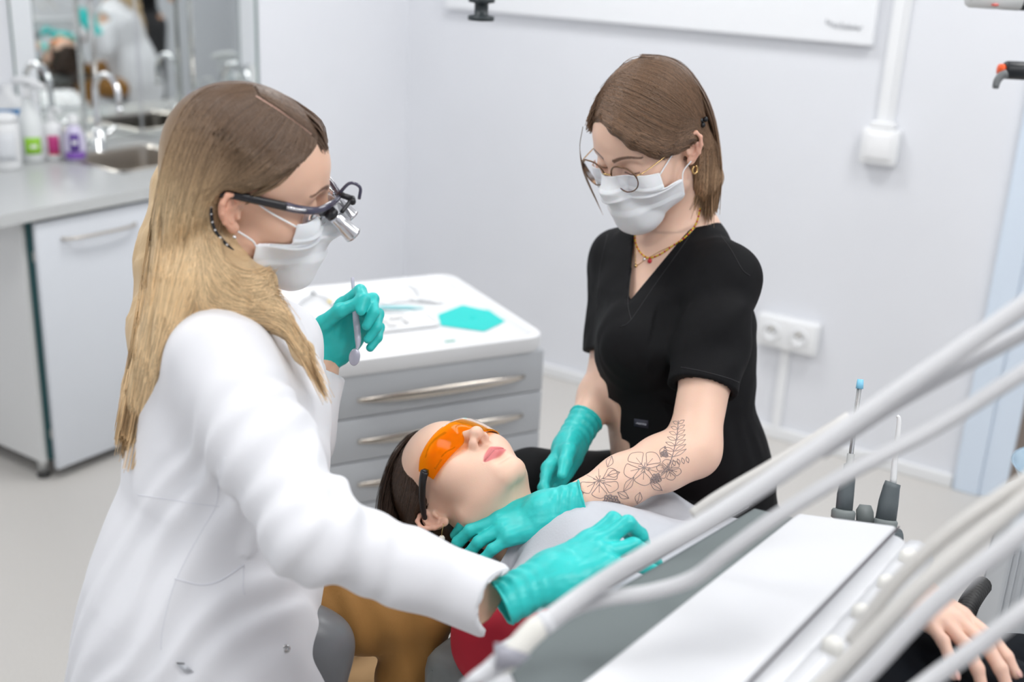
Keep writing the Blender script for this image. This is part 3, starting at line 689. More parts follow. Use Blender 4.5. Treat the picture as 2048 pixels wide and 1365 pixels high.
# ---- hair: strands interpolated between guide curves
def strands(guides, n, seg=16, r=(.0006, .00025), jit=.004, lift=.0, seed=0, col=None, root_free=False, clump=None, side=3, up=None):
    """guides: list of rows, each row a list of guide curves (lists of 3-D points); strands fill between neighbours"""
    g = np.random.default_rng(seed); G = np.array([spline(c, seg) for c in guides]); m = len(G)
    s = np.sort(g.random(n))*(m-1-1e-6); i = s.astype(int); w = (s-i)[:, None, None]
    # smooth interpolation between guides
    Pm = G[i]*(1-w)+G[i+1]*w
    t = np.linspace(0, 1, seg)
    a = g.normal(size=(n, 1, 3))*jit*(.25+.75*t)[None, :, None]
    ph = g.random((n, 1))*6.28; fq = 1.5+2*g.random((n, 1)); wob = np.sin(t[None]*fq*3+ph)*jit*.35
    d = g.normal(size=(n, 1, 3)); Pm = Pm+a+wob[..., None]*d
    if clump:
        k = np.round(s*clump)/clump; k = np.clip(k, 0, m-1-1e-6); ki = k.astype(int); kw = (k-ki)[:, None, None]
        C = G[ki]*(1-kw)+G[ki+1]*kw; f = (.65*t**1.2)[None, :, None]; Pm = Pm*(1-f)+(C+a*.5)*f
    return Pm
def strand_mesh(Pm, r0=.0006, r1=.0002, side=3):
    n, seg, _ = Pm.shape; tan = np.gradient(Pm, axis=1); tan /= np.linalg.norm(tan, axis=2)[..., None]+1e-9
    ref = V(.31, .52, .79); a = np.cross(tan, ref); a /= np.linalg.norm(a, axis=2)[..., None]+1e-9; b = np.cross(tan, a)
    t = np.linspace(0, 1, seg); rad = (r0+(r1-r0)*t**2)[None, :, None]; vs = []
    for k in range(side):
        th = 2*math.pi*k/side; vs.append(Pm+rad*(math.cos(th)*a+math.sin(th)*b))
    Vv = np.stack(vs, 2).reshape(-1, 3)
    base = (np.arange(n)[:, None]*seg+np.arange(seg-1)[None])*side; q = []
    for k in range(side):
        l = (k+1) % side; q.append(np.stack([base+k, base+l, base+side+l, base+side+k], -1).reshape(-1, 4))
    return Vv, np.concatenate(q)
M_skin = {}
def skin_mat(name):
    return mat(name, (.8, .55, .42), .42, sss=.25, sssr=(.008,), bump=.12, bscale=900, attr='Col', spec=.4)
def hair_mat(name):
    return mat(name, (.3, .2, .1), .38, attr='Col', spec=.5, bump=.55, bscale=420, stretch=(1, 1, .07))
def raycast(fn, px, py, z0=.7, z1=2.6, n=70):      # first hit of the line of sight through a pixel with an implicit shape
    px = np.atleast_1d(np.asarray(px, float)); py = np.atleast_1d(np.asarray(py, float))
    D = FW*CF+np.outer(px-1024, RT)-np.outer(py-682.5, UP); ln = np.linalg.norm(D, axis=1); D /= ln[:, None]
    t = np.full(len(px), z0); 
    for _ in range(n): t = np.minimum(t+fn((CP+D*t[:, None]).astype(f32))*.7, z1)
    return CP+D*t[:, None], t < z1-.01
def on_surface(fn, pix, n=24, z0=.7, off=0., z1=2.6):  # a drawn line laid on a surface
    p = spline(pix, n); P, ok = raycast(fn, p[:, 0], p[:, 1], z0, z1)
    if off:
        dd = (CP-P); P = P+dd/np.linalg.norm(dd, axis=1)[:, None]*off
    return P[ok]
def head_frame(fwd, up):
    y = nrm(fwd); z = np.asarray(up, float); z = nrm(z-y*(z@y)); return np.stack([np.cross(y, z), y, z], 1)
def build_body(parent, body, cen, Rm, base, lo, hi, headbox=.17, hv=.0017, bv=.004, split=-.10, skin='skin', extra=None):
    """body(P) in world; head region at fine resolution, the rest coarser, both from the same continuous shape"""
    cen = np.asarray(cen, float)
    def loc(P): return (P-cen.astype(f32))@Rm.astype(f32)
    v1, q1 = isosurf(body, cen-headbox, cen+headbox, hv, 2)
    k1 = (loc(v1.astype(f32))[:, 2] > split) & (np.abs(v1-cen).max(1) < headbox-2*hv)
    a = crop((v1, q1), k1)
    v2, q2 = isosurf(body, lo, hi, bv, 1)
    k2 = (loc(v2.astype(f32))[:, 2] < split+bv*1.2) | (np.abs(v2-cen).max(1) > headbox-3*hv)
    b = crop((v2, q2), k2)
    vq = joinq(a, b); o = put('body', vq, skin_mat(skin), parent)
    L = loc(vq[0].astype(f32)); cc = skin_cols(L, base); far = np.linalg.norm(L, axis=1) > .16; cc[far] = np.array(base)
    if extra is not None: extra(vq[0], L, cc)
    vcol(o, cc); return o
def brows(v, L, cc):
    for s in (1, -1):
        x = L[:, 0]*s; t = np.clip((x-.012)/.040, 0, 1); zc_ = .0365+.0075*np.sin(t*2.2)-.006*t*t; w = .0052*(1-.55*t)
        m = sstep(w, w*.4, np.abs(L[:, 2]-zc_))*((x > .010) & (x < .054) & (L[:, 1] > .05)); cc[:] = cc*(1-.85*m[:, None])+np.array((.11, .055, .035))*.85*m[:, None]
        m = sstep(.0018, .0006, np.abs(L[:, 2]-(.0095+.12*np.abs(x-.031))))*((np.abs(x-.031) < .0145) & (L[:, 1] > .05)); cc[:] = cc*(1-.8*m[:, None])+np.array((.06, .03, .025))*.8*m[:, None]
def hair_px(fn, rows, n, seg=18, jit=5., seed=0, z0=.7, off=.0015, z1=2.6, clump=0):
    """strands combed along drawn guide lines and laid on the hair volume"""
    g = np.random.default_rng(seed); G = np.array([spline(r, seg) for r in rows]); m = len(G)
    s = np.sort(g.random(n))*(m-1-1e-6); i = s.astype(int); w = (s-i)[:, None, None]
    def sm(k, kw): 
        a = G[np.clip(k-1, 0, m-1)]; b = G[k]; c = G[np.clip(k+1, 0, m-1)]; d = G[np.clip(k+2, 0, m-1)]
        return .5*((2*b)+(c-a)*kw+(2*a-5*b+4*c-d)*kw**2+(3*b-a-3*c+d)*kw**3)
    p = sm(i, w); t = np.linspace(0, 1, seg)[None, :, None]
    if clump:
        k = (np.floor(s*clump)+.5)/clump; k = np.clip(k, 0, m-1-1e-6); ki = k.astype(int); c = sm(ki, (k-ki)[:, None, None]); f = .55*sstep(.1, .9, t); p = p*(1-f)+c*f
    p = p+g.normal(size=(n, 1, 2))*jit*(.35+.65*t)+np.sin(t*(2+4*g.random((n, 1, 1)))+g.random((n, 1, 1))*6.28)*g.normal(size=(n, 1, 2))*jit*.4
    p = p+(g.random((n, 1, 1))-.5)*(p[:, -1:]-p[:, -2:-1])*1.3*t*seg/10
    X, Y = p[..., 0].ravel(), p[..., 1].ravel(); P, ok = raycast(fn, X, Y, z0, z1, 45)
    t_ = np.linalg.norm(P-CP, axis=1).reshape(n, seg); okk = ok.reshape(n, seg)
    for k in range(1, seg): t_[:, k] = np.where(okk[:, k] | ~okk[:, k-1], t_[:, k], t_[:, k-1]); okk[:, k] |= okk[:, k-1]
    for k in range(seg-2, -1, -1): t_[:, k] = np.where(okk[:, k], t_[:, k], t_[:, k+1]); okk[:, k] |= okk[:, k+1]
    stp = np.linalg.norm(np.diff(p, axis=1), axis=2)*(2.2*1.7/CF)+.003
    for k in range(1, seg): t_[:, k] = np.clip(t_[:, k], t_[:, k-1]-stp[:, k-1], t_[:, k-1]+stp[:, k-1])
    t_ -= off*(.2+g.random((n, 1))*1.3)
    D = (P-CP)/np.linalg.norm(P-CP, axis=1)[:, None]
    P = (CP+D*t_.reshape(-1, 1)).reshape(n, seg, 3)
    good = okk[:, 1:].all(1) & (ok.reshape(n, seg).mean(1) > .8)
    return P[good], s[good]
def hair_obj(name, parent, parts, m):
    """parts: list of (strand array, colour array per point)"""
    vs, qs, cs = [], [], []; k = 0
    for Pm, cc, r0, r1 in parts:
        v, q = strand_mesh(Pm, r0, r1); vs.append(v); qs.append(q+k); k += len(v); cs.append(np.repeat(cc.reshape(-1, 3), 3, 0))
    o = put(name, (np.concatenate(vs), np.concatenate(qs)), m, parent); vcol(o, np.concatenate(cs)); return o
def mixc(a, b, t): t = np.asarray(t)[..., None]; return np.asarray(a)*(1-t)+np.asarray(b)*t
# ================================================================== DENTIST
M_coat = mat('white coat cloth', (.83, .835, .87), .75, bump=.12, bscale=1200, sheen=.1)
M_glove = mat('turquoise nitrile', (.028, .56, .54), .42, bump=.06, bscale=420, vary=.05, vscale=40, sss=.1, sssr=(.004,))
M_mask = mat('white mask fabric', (.90, .905, .93), .8, bump=.2, bscale=1500, sss=.15, sssr=(.004,))
M_black = mat('black plastic', (.02, .02, .023), .35)
DK = 1.11                                 # the dentist sits this much further off than first measured
def da(x, y, z): return at(x, y, z*DK)
def kl(*a): return [x*DK for x in a]
den = thing('person', 'dentist in white coat with long blond hair, mask and loupes, seated left', 'person', tuple(da(420, 1330, 1.42)*V(1, 1, 0)))
D_R = head_frame(cdir(.938, -.192, .29), cdir(.312, .839, -.446))
D_C = V(-1.065, 1.009, 1.330)
def dl(P): return (P-D_C.astype(f32))@D_R.astype(f32)
def dw(*p): return D_C+D_R@np.array(p, float)
d_neck = da(452, 610, 1.37)
d_lat = nrm(D_R[:, 0]*V(1, 1, 0)); d_fro = np.cross(V(0, 0, 1), d_lat)
if d_fro@RT < 0: d_fro = -d_fro
d_sR, d_eR, d_wR = da(436, 735, 1.265), da(626, 1066, 1.15), da(1056, 1178, 1.245)
d_sL, d_eL, d_wL = da(560, 690, 1.50), da(590, 880, 1.60), da(642, 712, 1.62)
d_cR = da(985, 1202, 1.225); d_cL = da(636, 742, 1.62)
d_T = [da(470, 660, 1.39), da(462, 750, 1.39), da(462, 850, 1.39), da(452, 985, 1.39), da(412, 1170, 1.40), da(395, 1330, 1.41), da(390, 1480, 1.42)]
d_TR = kl(.062, .098, .106, .107, .124, .132, .135)
_Q = np.stack([d_lat/1.32, d_fro, V(0, 0, 1)], 0)       # squeezes the side-to-side width
def dq(P): return (P@_Q.T.astype(f32)).astype(f32)
d_Tq = [dq(p[None].astype(f32))[0] for p in d_T]
def d_torso(P, infl=0.): return chain(dq(P), d_Tq, [r+infl for r in d_TR], .05)
def d_body(P):
    d = near(P, D_C, .15, lambda A: head_f(dl(A)))
    d = smin(d, rc(P, dw(0, -.022, -.045), d_neck, .050, .056), .035)
    d = smin(d, d_torso(P, -.016), .05)
    d = smin(d, chain(P, [d_sR, d_eR, (d_eR+d_cR)/2, d_cR, d_wR], [.042, .034, .030, .026, .024], .03), .03)
    d = smin(d, chain(P, [d_sL, d_eL, d_cL, d_wL], [.042, .034, .025, .023], .03), .03)
    return d
def d_fold(P):
    L = (P-d_sR.astype(f32))
    ua = nrm(d_eR-d_sR); t = L@ua.astype(f32)
    g = .0026*np.sin(t*125+6.*vnoise(P, 11)+(L@d_fro.astype(f32))*35)*sstep(.03, .09, t)*sstep(.34, .22, t)
    fa = nrm(d_cR-d_eR); t2 = (P-d_eR.astype(f32))@fa.astype(f32)
    g += .0032*np.sin(t2*120+4*vnoise(P, 17))*sstep(-.07, -.01, t2)*sstep(.13, .05, t2)*(np.sqrt(((P-d_eR.astype(f32))**2).sum(1)) < .16)
    w = P+(np.stack([vnoise(P, 7), vnoise(P+5, 7), vnoise(P+9, 7)], 1)-.5)*f32(.16)
    g += (vnoise(w*np.array([1, 1, .55], f32), 11)-.5)*.0045+(vnoise(w*np.array([1, 1, .7], f32)+3, 23)-.5)*.0018
    return g
def d_coat(P):
    d = d_torso(P)
    d = smin(d, chain(P, [d_sR+V(0, 0, .01), (d_sR+d_eR)/2, d_eR, (d_eR+d_cR)/2, d_cR+(d_cR-d_eR)*.0], kl(.058, .050, .046, .0370, .0405), .03), .045)
    d = smin(d, chain(P, [d_sL, d_eL, d_cL], kl(.058, .050, .040), .03), .04)
    # skirt, flaring towards the stool, with the open front edge
    d = smin(d, chain(P, [da(410, 1120, 1.38), da(392, 1300, 1.37), da(380, 1480, 1.37)], kl(.10, .110, .135), .05), .05)
    d = smin(d, chain(P, [da(570, 1080, 1.38), da(520, 1210, 1.38), da(490, 1310, 1.36)], kl(.05, .036, .034), .04), .05)
    d = smin(d, rc(P, da(520, 1375, 1.36), da(610, 1420, 1.38), .045, .036), .04)
    d = smin(d, rc(P, d_neck+V(0, 0, -.01), d_neck-V(0, 0, .05), .058, .075), .03)
    near_cuff = np.minimum(np.sqrt(((P-d_cR.astype(f32))**2).sum(1)), np.sqrt(((P-d_cL.astype(f32))**2).sum(1)))
    d = d+d_fold(P)*sstep(.035, .13, near_cuff)
    # hollow cuffs
    for e, c, r in ((d_eR, d_cR, .0355), (d_eL, d_cL, .035)):
        a = nrm(c-e); L = P-c.astype(f32); t = L@a.astype(f32); rad = np.sqrt(np.maximum((L*L).sum(1)-t*t, 0))
        nr = rad < .13
        d = np.where(nr & (t > -.04), smax(d, t, .004), d)
        d = np.maximum(d, -np.maximum(rad-r, -(t+.03)))
    # neck opening
    ax = nrm(dw(0, -.005, -.10)-d_neck+d_fro*.03); L = P-(d_neck+d_fro*.012).astype(f32); t = L@ax.astype(f32); rad = np.sqrt(np.maximum((L*L).sum(1)-t*t, 0))
    d = smax(d, -np.maximum(rad-(.056+.3*np.maximum(t, 0)), -(t+.06)), .008)
    return d
body = build_body(den, d_body, D_C, D_R, (.80, .51, .375), da(430, 900, 1.4)-V(.45, .45, .45), da(430, 700, 1.4)+V(.45, .45, .35), split=-.135, bv=.0045, extra=brows)
v, q = isosurf(d_coat, da(420, 1000, 1.4)-V(.45, .45, .55), da(420, 700, 1.4)+V(.5, .5, .25), .0042, 1)
coat = put('coat', (v, q), M_coat, den); coat['label'] = 'white lab coat with a hip pocket'
# seams, pocket edge, label and snap on the coat
M_seam = mat('coat seam', (.76, .77, .82), .85)
for nm, ln, r in (('seam', [(275, 990), (340, 1000), (400, 1009), (438, 1014)], .0006), ('seam', [(450, 915), (438, 960), (432, 1012), (405, 1060), (372, 1120), (345, 1180), (325, 1260), (322, 1300)], .0006), ('pocket_edge', [(350, 1158), (400, 1170), (440, 1162), (488, 1130)], .0011), ('pocket_edge', [(488, 1130), (486, 1175), (490, 1190)], .0006)):
    P = on_surface(d_coat, ln, 40, .8)
    if len(P) > 4: put(nm, tube(P, r, 6), M_seam, coat)
P, ok = raycast(d_coat, [572], [1298], .8); put('snap_button', xf(lathe([(.0052, -.001), (.0055, .0012), (.004, .002), (.002, .0012)], 18), frame(cdir(0, 1, 0), CP-P[0]), P[0]+nrm(CP-P[0])*.0015), mat('snap metal', (.6, .6, .6), .25, 1.), coat)
P, ok = raycast(d_coat, [353, 369, 386, 369], [1327, 1328, 1345, 1347], .8); put('care_label', sheet(np.array([[P[0], P[1]], [P[3], P[2]]])+nrm(CP-P[0])*.004, .0012), mat('grey woven tag', (.60, .62, .66), .7), coat)
put('tag_edge', tube([P[0]+nrm(CP-P[0])*.005, P[1]+nrm(CP-P[0])*.005], .0007, 5), M_black, coat)
# trousers: thigh to the right, shin down, second leg behind
M_pants = mat('ochre trouser cloth', (.30, .145, .035), .8, bump=.15, bscale=800, vary=.06, vscale=12)
d_hip, d_kn, d_an = da(500, 1222, 1.46), da(832, 1222, 1.50), da(818, 1560, 1.50)*V(1, 1, 0)+V(-.02, -.02, .13)
d_kn2, d_an2 = da(790, 1195, 1.66), onz(728, 1352, .03)*V(1, 1, 0)+V(-.02, -.02, .14)
def d_pants(P):
    d = chain(P, [d_hip, (d_hip+d_kn)/2, d_kn, d_an], kl(.058, .056, .046, .040), .03)
    d = smin(d, chain(P, [da(500, 1230, 1.58), d_kn2, d_an2], kl(.056, .044, .038), .03), .01)
    a = nrm(d_kn-d_hip); t = (P-d_hip.astype(f32))@a.astype(f32)
    d += .0022*np.sin(t*130+5*vnoise(P, 14)+(P@UP.astype(f32))*45)*sstep(.02, .08, t)+(vnoise(P, 26)-.5)*.006
    return d
_lo = np.minimum(np.minimum(d_an, d_an2), d_hip)-V(.2, .2, .08); _lo[2] = .06; _hi = np.maximum(np.maximum(d_kn, d_kn2), d_hip)+V(.25, .25, .15)
v, q = isosurf(d_pants, _lo, _hi, .007, 1)
put('trousers', (v, q), M_pants, den)
# shoes on the floor
for sx_, sy_, lab in ((da(818, 1560, 1.50)[0], da(818, 1560, 1.50)[1], 0), (onz(728, 1352, .03)[0], onz(728, 1352, .03)[1], 1)):
    sh_o = V(sx_, sy_, .042)
    def shoe_f(P):
        L = (P-sh_o.astype(f32))@frame(cdir(.85, 0, .2)*V(1, 1, 0), V(0, 0, 1)).astype(f32)
        d = chain(L, [V(0, -.08, .005), V(0, .0, .0), V(0, .11, -.010)], [.038, .040, .034], .03); d = smin(d, rc(L, V(0, -.06, .02), V(0, -.05, .07), .036, .034), .02); return smax(d, -(L[:, 2]+.034), .006)
    v, q = isosurf(shoe_f, sh_o-V(.17, .17, .06), sh_o+V(.17, .17, .13), .006, 1); sh_ = put('shoe', (v, q), mat('tan suede', (.50, .31, .15), .8), den)
    put('sole', (v*V(1, 1, .35)+V(0, 0, -.004), q), mat('white rubber sole', (.8, .8, .78), .6), sh_)
    put('sock', tube([sh_o+V(-.02, -.02, .07), sh_o+V(-.02, -.02, .16)], [.036, .040], 16), mat('white cotton', (.8, .8, .8), .9), sh_)
# gloves
dgF, dgT = hand_joints(1, [(30, 66, 44), (44, 70, 44), (54, 70, 40), (60, 62, 36)], thumb=[V(.022, .022, -.008), V(.044, .050, -.022), V(.044, .084, -.036), V(.030, .114, -.044)])
lh_y, lh_z = cdir(.62, .75, -.10), cdir(-.60, .10, .75)
v, q = glove_mesh(d_wL, lh_y, lh_z, 1, dgF, dgT, .97, seed=2.)
put('glove', (v, q), M_glove, den)
drF, drT = hand_joints(-1, [(-10, 70, 18), (-8, 72, 18), (10, 44, 14), (20, 14, 8)], thumb=[V(.020, .022, -.006), V(.046, .048, -.018), V(.058, .078, -.026), V(.060, .106, -.030)])
rh_y, rh_z = cdir(.85, .40, .27), cdir(-.36, .80, -.48)
v, q = glove_mesh(d_wR+rh_y*.012, rh_y, rh_z, -1, drF, drT, 1.04, seed=4., cr=(.0292, .0262))
put('glove', (v, q), M_glove, den)
# mask and its loops
g = mask_grid(); mk = put('mask', sheet(placed(g.reshape(-1, 3), D_C, D_R).reshape(g.shape), .0012), M_mask, den)
for zz, a_, e_ in ((0, (2, -1), [dw(.0725, .030, .012), dw(.074, .006, .024)]), (1, (23, -1), [dw(.072, .016, -.030), dw(.076, -.003, -.020)])):
    p0 = dw(*g[a_[0], a_[1]]); put('ear_loop', tube(spline([p0]+e_, 16), .0013, 6), M_mask, mk)
# ---- dentist's hair
def hairline(L, p0, n): return (L-np.asarray(p0, f32))@np.asarray(nrm(n), f32)
dh_b = [da(392, 380, 1.40), da(362, 520, 1.40), da(335, 660, 1.38), da(298, 790, 1.36), da(268, 862, 1.35)]
dh_n = [da(405, 410, 1.305), da(395, 500, 1.295), da(392, 575, 1.285), da(365, 645, 1.285), da(330, 725, 1.295), da(290, 805, 1.31), da(266, 862, 1.33)]
dh_f = [da(425, 500, 1.285), da(447, 560, 1.272), da(500, 605, 1.268), da(556, 636, 1.285), da(604, 700, 1.30), da(640, 770, 1.31)]
dh_j = [da(418, 455, 1.29), da(440, 520, 1.283), da(492, 556, 1.285), da(532, 560, 1.295), da(556, 620, 1.30)]
def d_hair(P):
    L = dl(P); q = L.copy()
    sh = ell(q, (0, -.014, .050), (.083, .099, .088))
    fr = hairline(L, (0, -.004, .030), (0, .60, -.80)); sh = smax(sh, fr, .012)
    bk_ = ell(q, (0, -.056, -.004), (.074, .046, .070)); d = smin(sh, bk_, .03)
    d = smin(d, chain(P, dh_b, kl(.052, .046, .038, .024, .008), .04), .04)
    d = smin(d, chain(P, dh_n, kl(.036, .040, .042, .036, .028, .018, .005), .03), .035)
    d = smin(d, chain(P, dh_f, kl(.024, .028, .016, .010, .006, .002), .03), .025)
    d = smin(d, chain(P, dh_j, kl(.014, .018, .012, .008, .005), .02), .018)
    d = smax(d, -near(P, dw(.078, -.014, .0), .05, lambda A: ear_f(dl(A), 1)-.004), .006)
    e = ell(L, (.088, .012, -.010), (.034, .034, .036)); d = smax(d, -e, .01)
    st = vnoise(P*np.array([1, 1, .10], f32), 130)-.5
    d += st*.0045*sstep(.06, -.04, L[:, 2])
    return d
M_hair_b = hair_mat('blond hair')
v, q = isosurf(d_hair, da(420, 650, 1.38)-V(.3, .3, .3), da(420, 450, 1.38)+V(.28, .28, .25), .0035, 1)
hr = put('hair', (v, q), M_hair_b, den)
c_root, c_mid, c_tip = (.16, .10, .065), (.46, .31, .175), (.88, .64, .37)
def d_hc(P, rnd=None):
    L = dl(P.astype(f32)); h = sstep(.115, -.10, L[:, 2]+.30*(L[:, 1])); c = np.where((h < .5)[:, None], mixc(c_root, c_mid, np.clip(h*2, 0, 1)), mixc(c_mid, c_tip, np.clip(h*2-1, 0, 1))); return c
vcol(hr, d_hc(v)*.8)
rows = [  # combed from the parting over the near side of the head and down the back
    [(492, 172), (415, 192), (360, 250), (322, 370), (296, 510), (275, 650), (246, 815)],
    [(505, 178), (440, 190), (385, 250), (345, 370), (325, 520), (300, 660), (262, 850)],
    [(512, 188), (450, 215), (400, 285), (362, 400), (335, 540), (310, 680), (272, 862)],
    [(525, 198), (470, 240), (420, 310), (385, 410), (355, 540), (325, 660), (285, 850)],
    [(545, 212), (500, 262), (445, 325), (405, 415), (380, 520), (352, 620), (300, 790)],
    [(570, 232), (530, 285), (475, 340), (415, 405), (400, 500), (400, 570), (370, 640)],
    [(595, 250), (570, 300), (520, 350), (450, 385), (408, 440), (420, 540), (470, 605)],
    [(615, 265), (605, 310), (560, 355), (480, 388), (412, 425), (425, 520), (520, 600)],
    [(632, 276), (622, 305), (580, 345), (505, 380), (428, 400), (412, 470), (440, 560)]]
S1, s1 = hair_px(d_hair, rows, 4600, 24, 5, 1, 1.0, .003, 2.4, clump=14)
rows2 = [[(417, 440), (424, 480), (452, 525), (495, 548), (536, 545)], [(415, 455), (432, 520), (480, 565), (530, 560), (540, 552)], [(410, 470), (430, 560), (490, 600), (545, 590), (560, 600)], [(405, 490), (420, 590), (490, 620), (560, 630), (612, 700)], [(400, 520), (420, 610), (500, 632), (575, 655), (640, 772)], [(395, 540), (400, 620), (470, 640), (540, 640), (600, 690)]]
S2, s2 = hair_px(d_hair, rows2, 1500, 18, 5, 2, 1.0, .003, 2.4, clump=10)
rows3 = [[(512, 172), (560, 190), (600, 215), (640, 250), (650, 290)], [(520, 186), (560, 205), (600, 232), (635, 262), (648, 292)], [(530, 196), (570, 222), (600, 246), (630, 272), (646, 294)]]
S3, s3 = hair_px(d_hair, rows3, 700, 12, 3, 3, 1.0, .004, 2.4)
rg = np.random.default_rng(5)
def colour(S):
    c = d_hc(S.reshape(-1, 3)).reshape(S.shape); k = rg.random((len(S), 1, 1)); return c*(.68+.62*k**1.2)
hair_obj('hair_strands', hr, [(S1, colour(S1), .0008, .0004), (S2, colour(S2), .0008, .0003), (S3, colour(S3), .0007, .0004)], M_hair_b)
P = on_surface(d_hair, [(512, 192), (560, 222), (600, 250), (622, 268)], 16, 1.0, .004, 2.4)
put('parting', tube(P, .0022, 6, flat=.4), mat('scalp', (.55, .34, .27), .6), hr)
# ---- pearl stud under the ear loop and magnifying loupes
put('ear_stud', tube([dw(.080, -.006, -.026), dw(.083, -.006, -.026)], .0022, 10), mat('silver stud', (.8, .8, .82), .15, 1.), den)
lp = thing('loupes', "magnifying loupes with two silver barrels on the dentist's eyes", 'loupes', tuple(dw(0, .1, .01)))
M_frame = mat('smoky purple frame', (.09, .085, .14), .12, trans=.35, coat=.5); M_silver = mat('satin silver', (.68, .68, .70), .25, .9)
for s in (1, -1):
    tmp = put('temple', tube(spline([dw(s*.072, -.040, .020), dw(s*.078, -.02, .026), dw(s*.0765, .020, .026), dw(s*.0735, .045, .025)], 20), np.linspace(.0038, .0046, 20), 8, flat=1.3, ref=D_R[:, 2]), M_black, lp)
    put('hinge_arm', tube(spline([dw(s*.0735, .043, .025), dw(s*.071, .062, .024), dw(s*.062, .084, .024), dw(s*.040, .100, .026), dw(s*.014, .111, .024), dw(0, .113, .022)], 24), np.linspace(.0046, .0030, 24), 8, flat=1.35, ref=D_R[:, 2]), M_frame, lp)
    put('hinge_inlay', tube(spline([dw(s*.0775, .046, .026), dw(s*.0755, .060, .0255), dw(s*.071, .07, .025)], 8), .0022, 6), M_silver, lp)
    gl = []
    for w in np.linspace(0, 1, 6):
        gl.append([dw(s*(.068-.060*u**1.1), .070+.040*u**.8, .022-.034*w*(1-.25*(u-.4)**2)) for u in np.linspace(0, 1, 10)])
    put('lens', sheet(np.array(gl), .0012), mat('clear lens', (.80, .80, .86), .03, trans=.92, ior=1.3), lp)
    bd = V(-s*.10, .80, -.55)/np.linalg.norm(V(.1, .8, .55)); b0 = V(s*.030, .112, .006)
    br = put('barrel', tube([dw(*(b0+bd*t)) for t in (-.004, -.0035, .0, .012, .013, .030, .031, .034)], [.006, .0075, .0085, .009, .0100, .0112, .0118, .0118], 22), M_silver, lp)
    put('eyepiece', tube([dw(*(b0+bd*t)) for t in (-.012, -.004)], [.0085, .0085], 18), M_black, br)
    put('objective', tube([dw(*(b0+bd*t)) for t in (.0341, .0346)], [.0095, .0095], 18), mat('coated glass', (.05, .05, .09), .05), br)
put('bridge', tube(spline([dw(-.030, .118, .016), dw(0, .128, .022), dw(.030, .118, .016)], 14), .0028, 8), M_black, lp)
put('mount', join(tube([dw(0, .112, .026), dw(0, .13, .024)], .004, 8), tube([dw(-.006, .131, .022), dw(.006, .131, .022)], .0045, 8)), M_black, lp)
put('headlight_loop', tube(spline([dw(0, .112, .026), dw(0, .122, .044), dw(0, .136, .042), dw(0, .139, .026)], 16), .0022, 8), M_frame, lp)
cd_p = spline([dw(.073, -.041, .019), dw(.078, -.040, .004), dw(.082, -.030, -.022), dw(.078, -.004, -.046), dw(.070, .02, -.062), dw(.062, .032, -.078)], 60)
cd_ = put('cord', tube(cd_p, .0021, 8), M_black, lp)
fl = [tube([cd_p[i]+D_R[:, 0]*.0012, cd_p[i+1]+D_R[:, 0]*.0012+D_R[:, 2]*.001], .0015, 5) for i in range(3, 57, 4)]
fl = put('cord_flecks', join(*fl), mat('white thread', (.8, .8, .8), .8), cd_); fl['kind'] = 'stuff'
# ---- mouth mirror in the left hand
mm = thing('mouth_mirror', "grey plastic mouth mirror held in the dentist's raised hand", 'dental mirror', tuple(da(709, 712, 1.57)))
put('handle', tube(spline([da(705, 556, 1.60), da(708, 600, 1.592), da(713, 645, 1.58), da(716, 685, 1.572), da(713, 702, 1.570)], 24), np.interp(np.linspace(0, 1, 24), [0, .25, .45, .7, .9, 1], [.0026, .0028, .0052, .0050, .0024, .0022]), 12), mat('lilac grey plastic', (.50, .50, .60), .3), mm)
put('mirror_head', xf(lathe([(.0075, 0), (.0085, .001), (.0085, .0025), (.0075, .003)], 22, None, (0, 0, 0), 1., 1.55), frame(cdir(.12, 1, .1), cdir(.15, .15, -1)), da(709, 715, 1.568)), mat('grey mirror back', (.42, .42, .50), .25, .3), mm)
# ================================================================== ASSISTANT
M_scrub = mat('black scrub cloth', (.0045, .0045, .0055), .8, bump=.15, bscale=900, spec=.25)
ass = thing('person', 'assistant in black V-neck scrubs with glasses, mask and a tattooed forearm', 'person', tuple(at(1400, 1050, 1.9)*V(1, 1, 0)))
AK = 1.115
def aa(x, y, z): return at(x, y, z*AK)
def ka(*a): return [x*AK for x in a]
A_R = head_frame(cdir(-.678, -.61, -.41), cdir(-.321, .747, -.58))
A_C = V(-.860, 1.722, 1.329)
def al(P): return (P-A_C.astype(f32))@A_R.astype(f32)
def aw(*p): return A_C+A_R@np.array(p, float)
a_nk = aa(1362, 455, 1.80)
a_sL, a_eL, a_wL = aa(1448, 560, 1.70), aa(1385, 900, 1.60), aa(1128, 1014, 1.50)
a_sR, a_eR, a_wR = aa(1236, 520, 1.90), aa(1222, 760, 1.88), aa(1152, 872, 1.76)
a_T = [aa(1355, 500, 1.83), aa(1345, 600, 1.83), aa(1342, 720, 1.83), aa(1352, 830, 1.84), aa(1375, 930, 1.86), aa(1385, 1060, 1.88)]
a_TR = ka(.062, .102, .108, .104, .112, .130)
a_lat = nrm((a_sL-a_sR)*V(1, 1, 0)); a_fro = np.cross(V(0, 0, 1), a_lat)
if a_fro@FW > 0: a_fro = -a_fro
_QA = np.stack([a_lat/1.22, a_fro, V(0, 0, 1)], 0)
def aq(P): return (P@_QA.T.astype(f32)).astype(f32)
a_Tq = [aq(p[None].astype(f32))[0] for p in a_T]
def a_torso(P, infl=0.):
    d = chain(aq(P), a_Tq, [r+infl for r in a_TR], .05)
    b = aa(1285, 690, 1.74)
    d = smin(d, ell(P, b, (.075+infl, .075+infl, .07+infl)), .06)
    return d
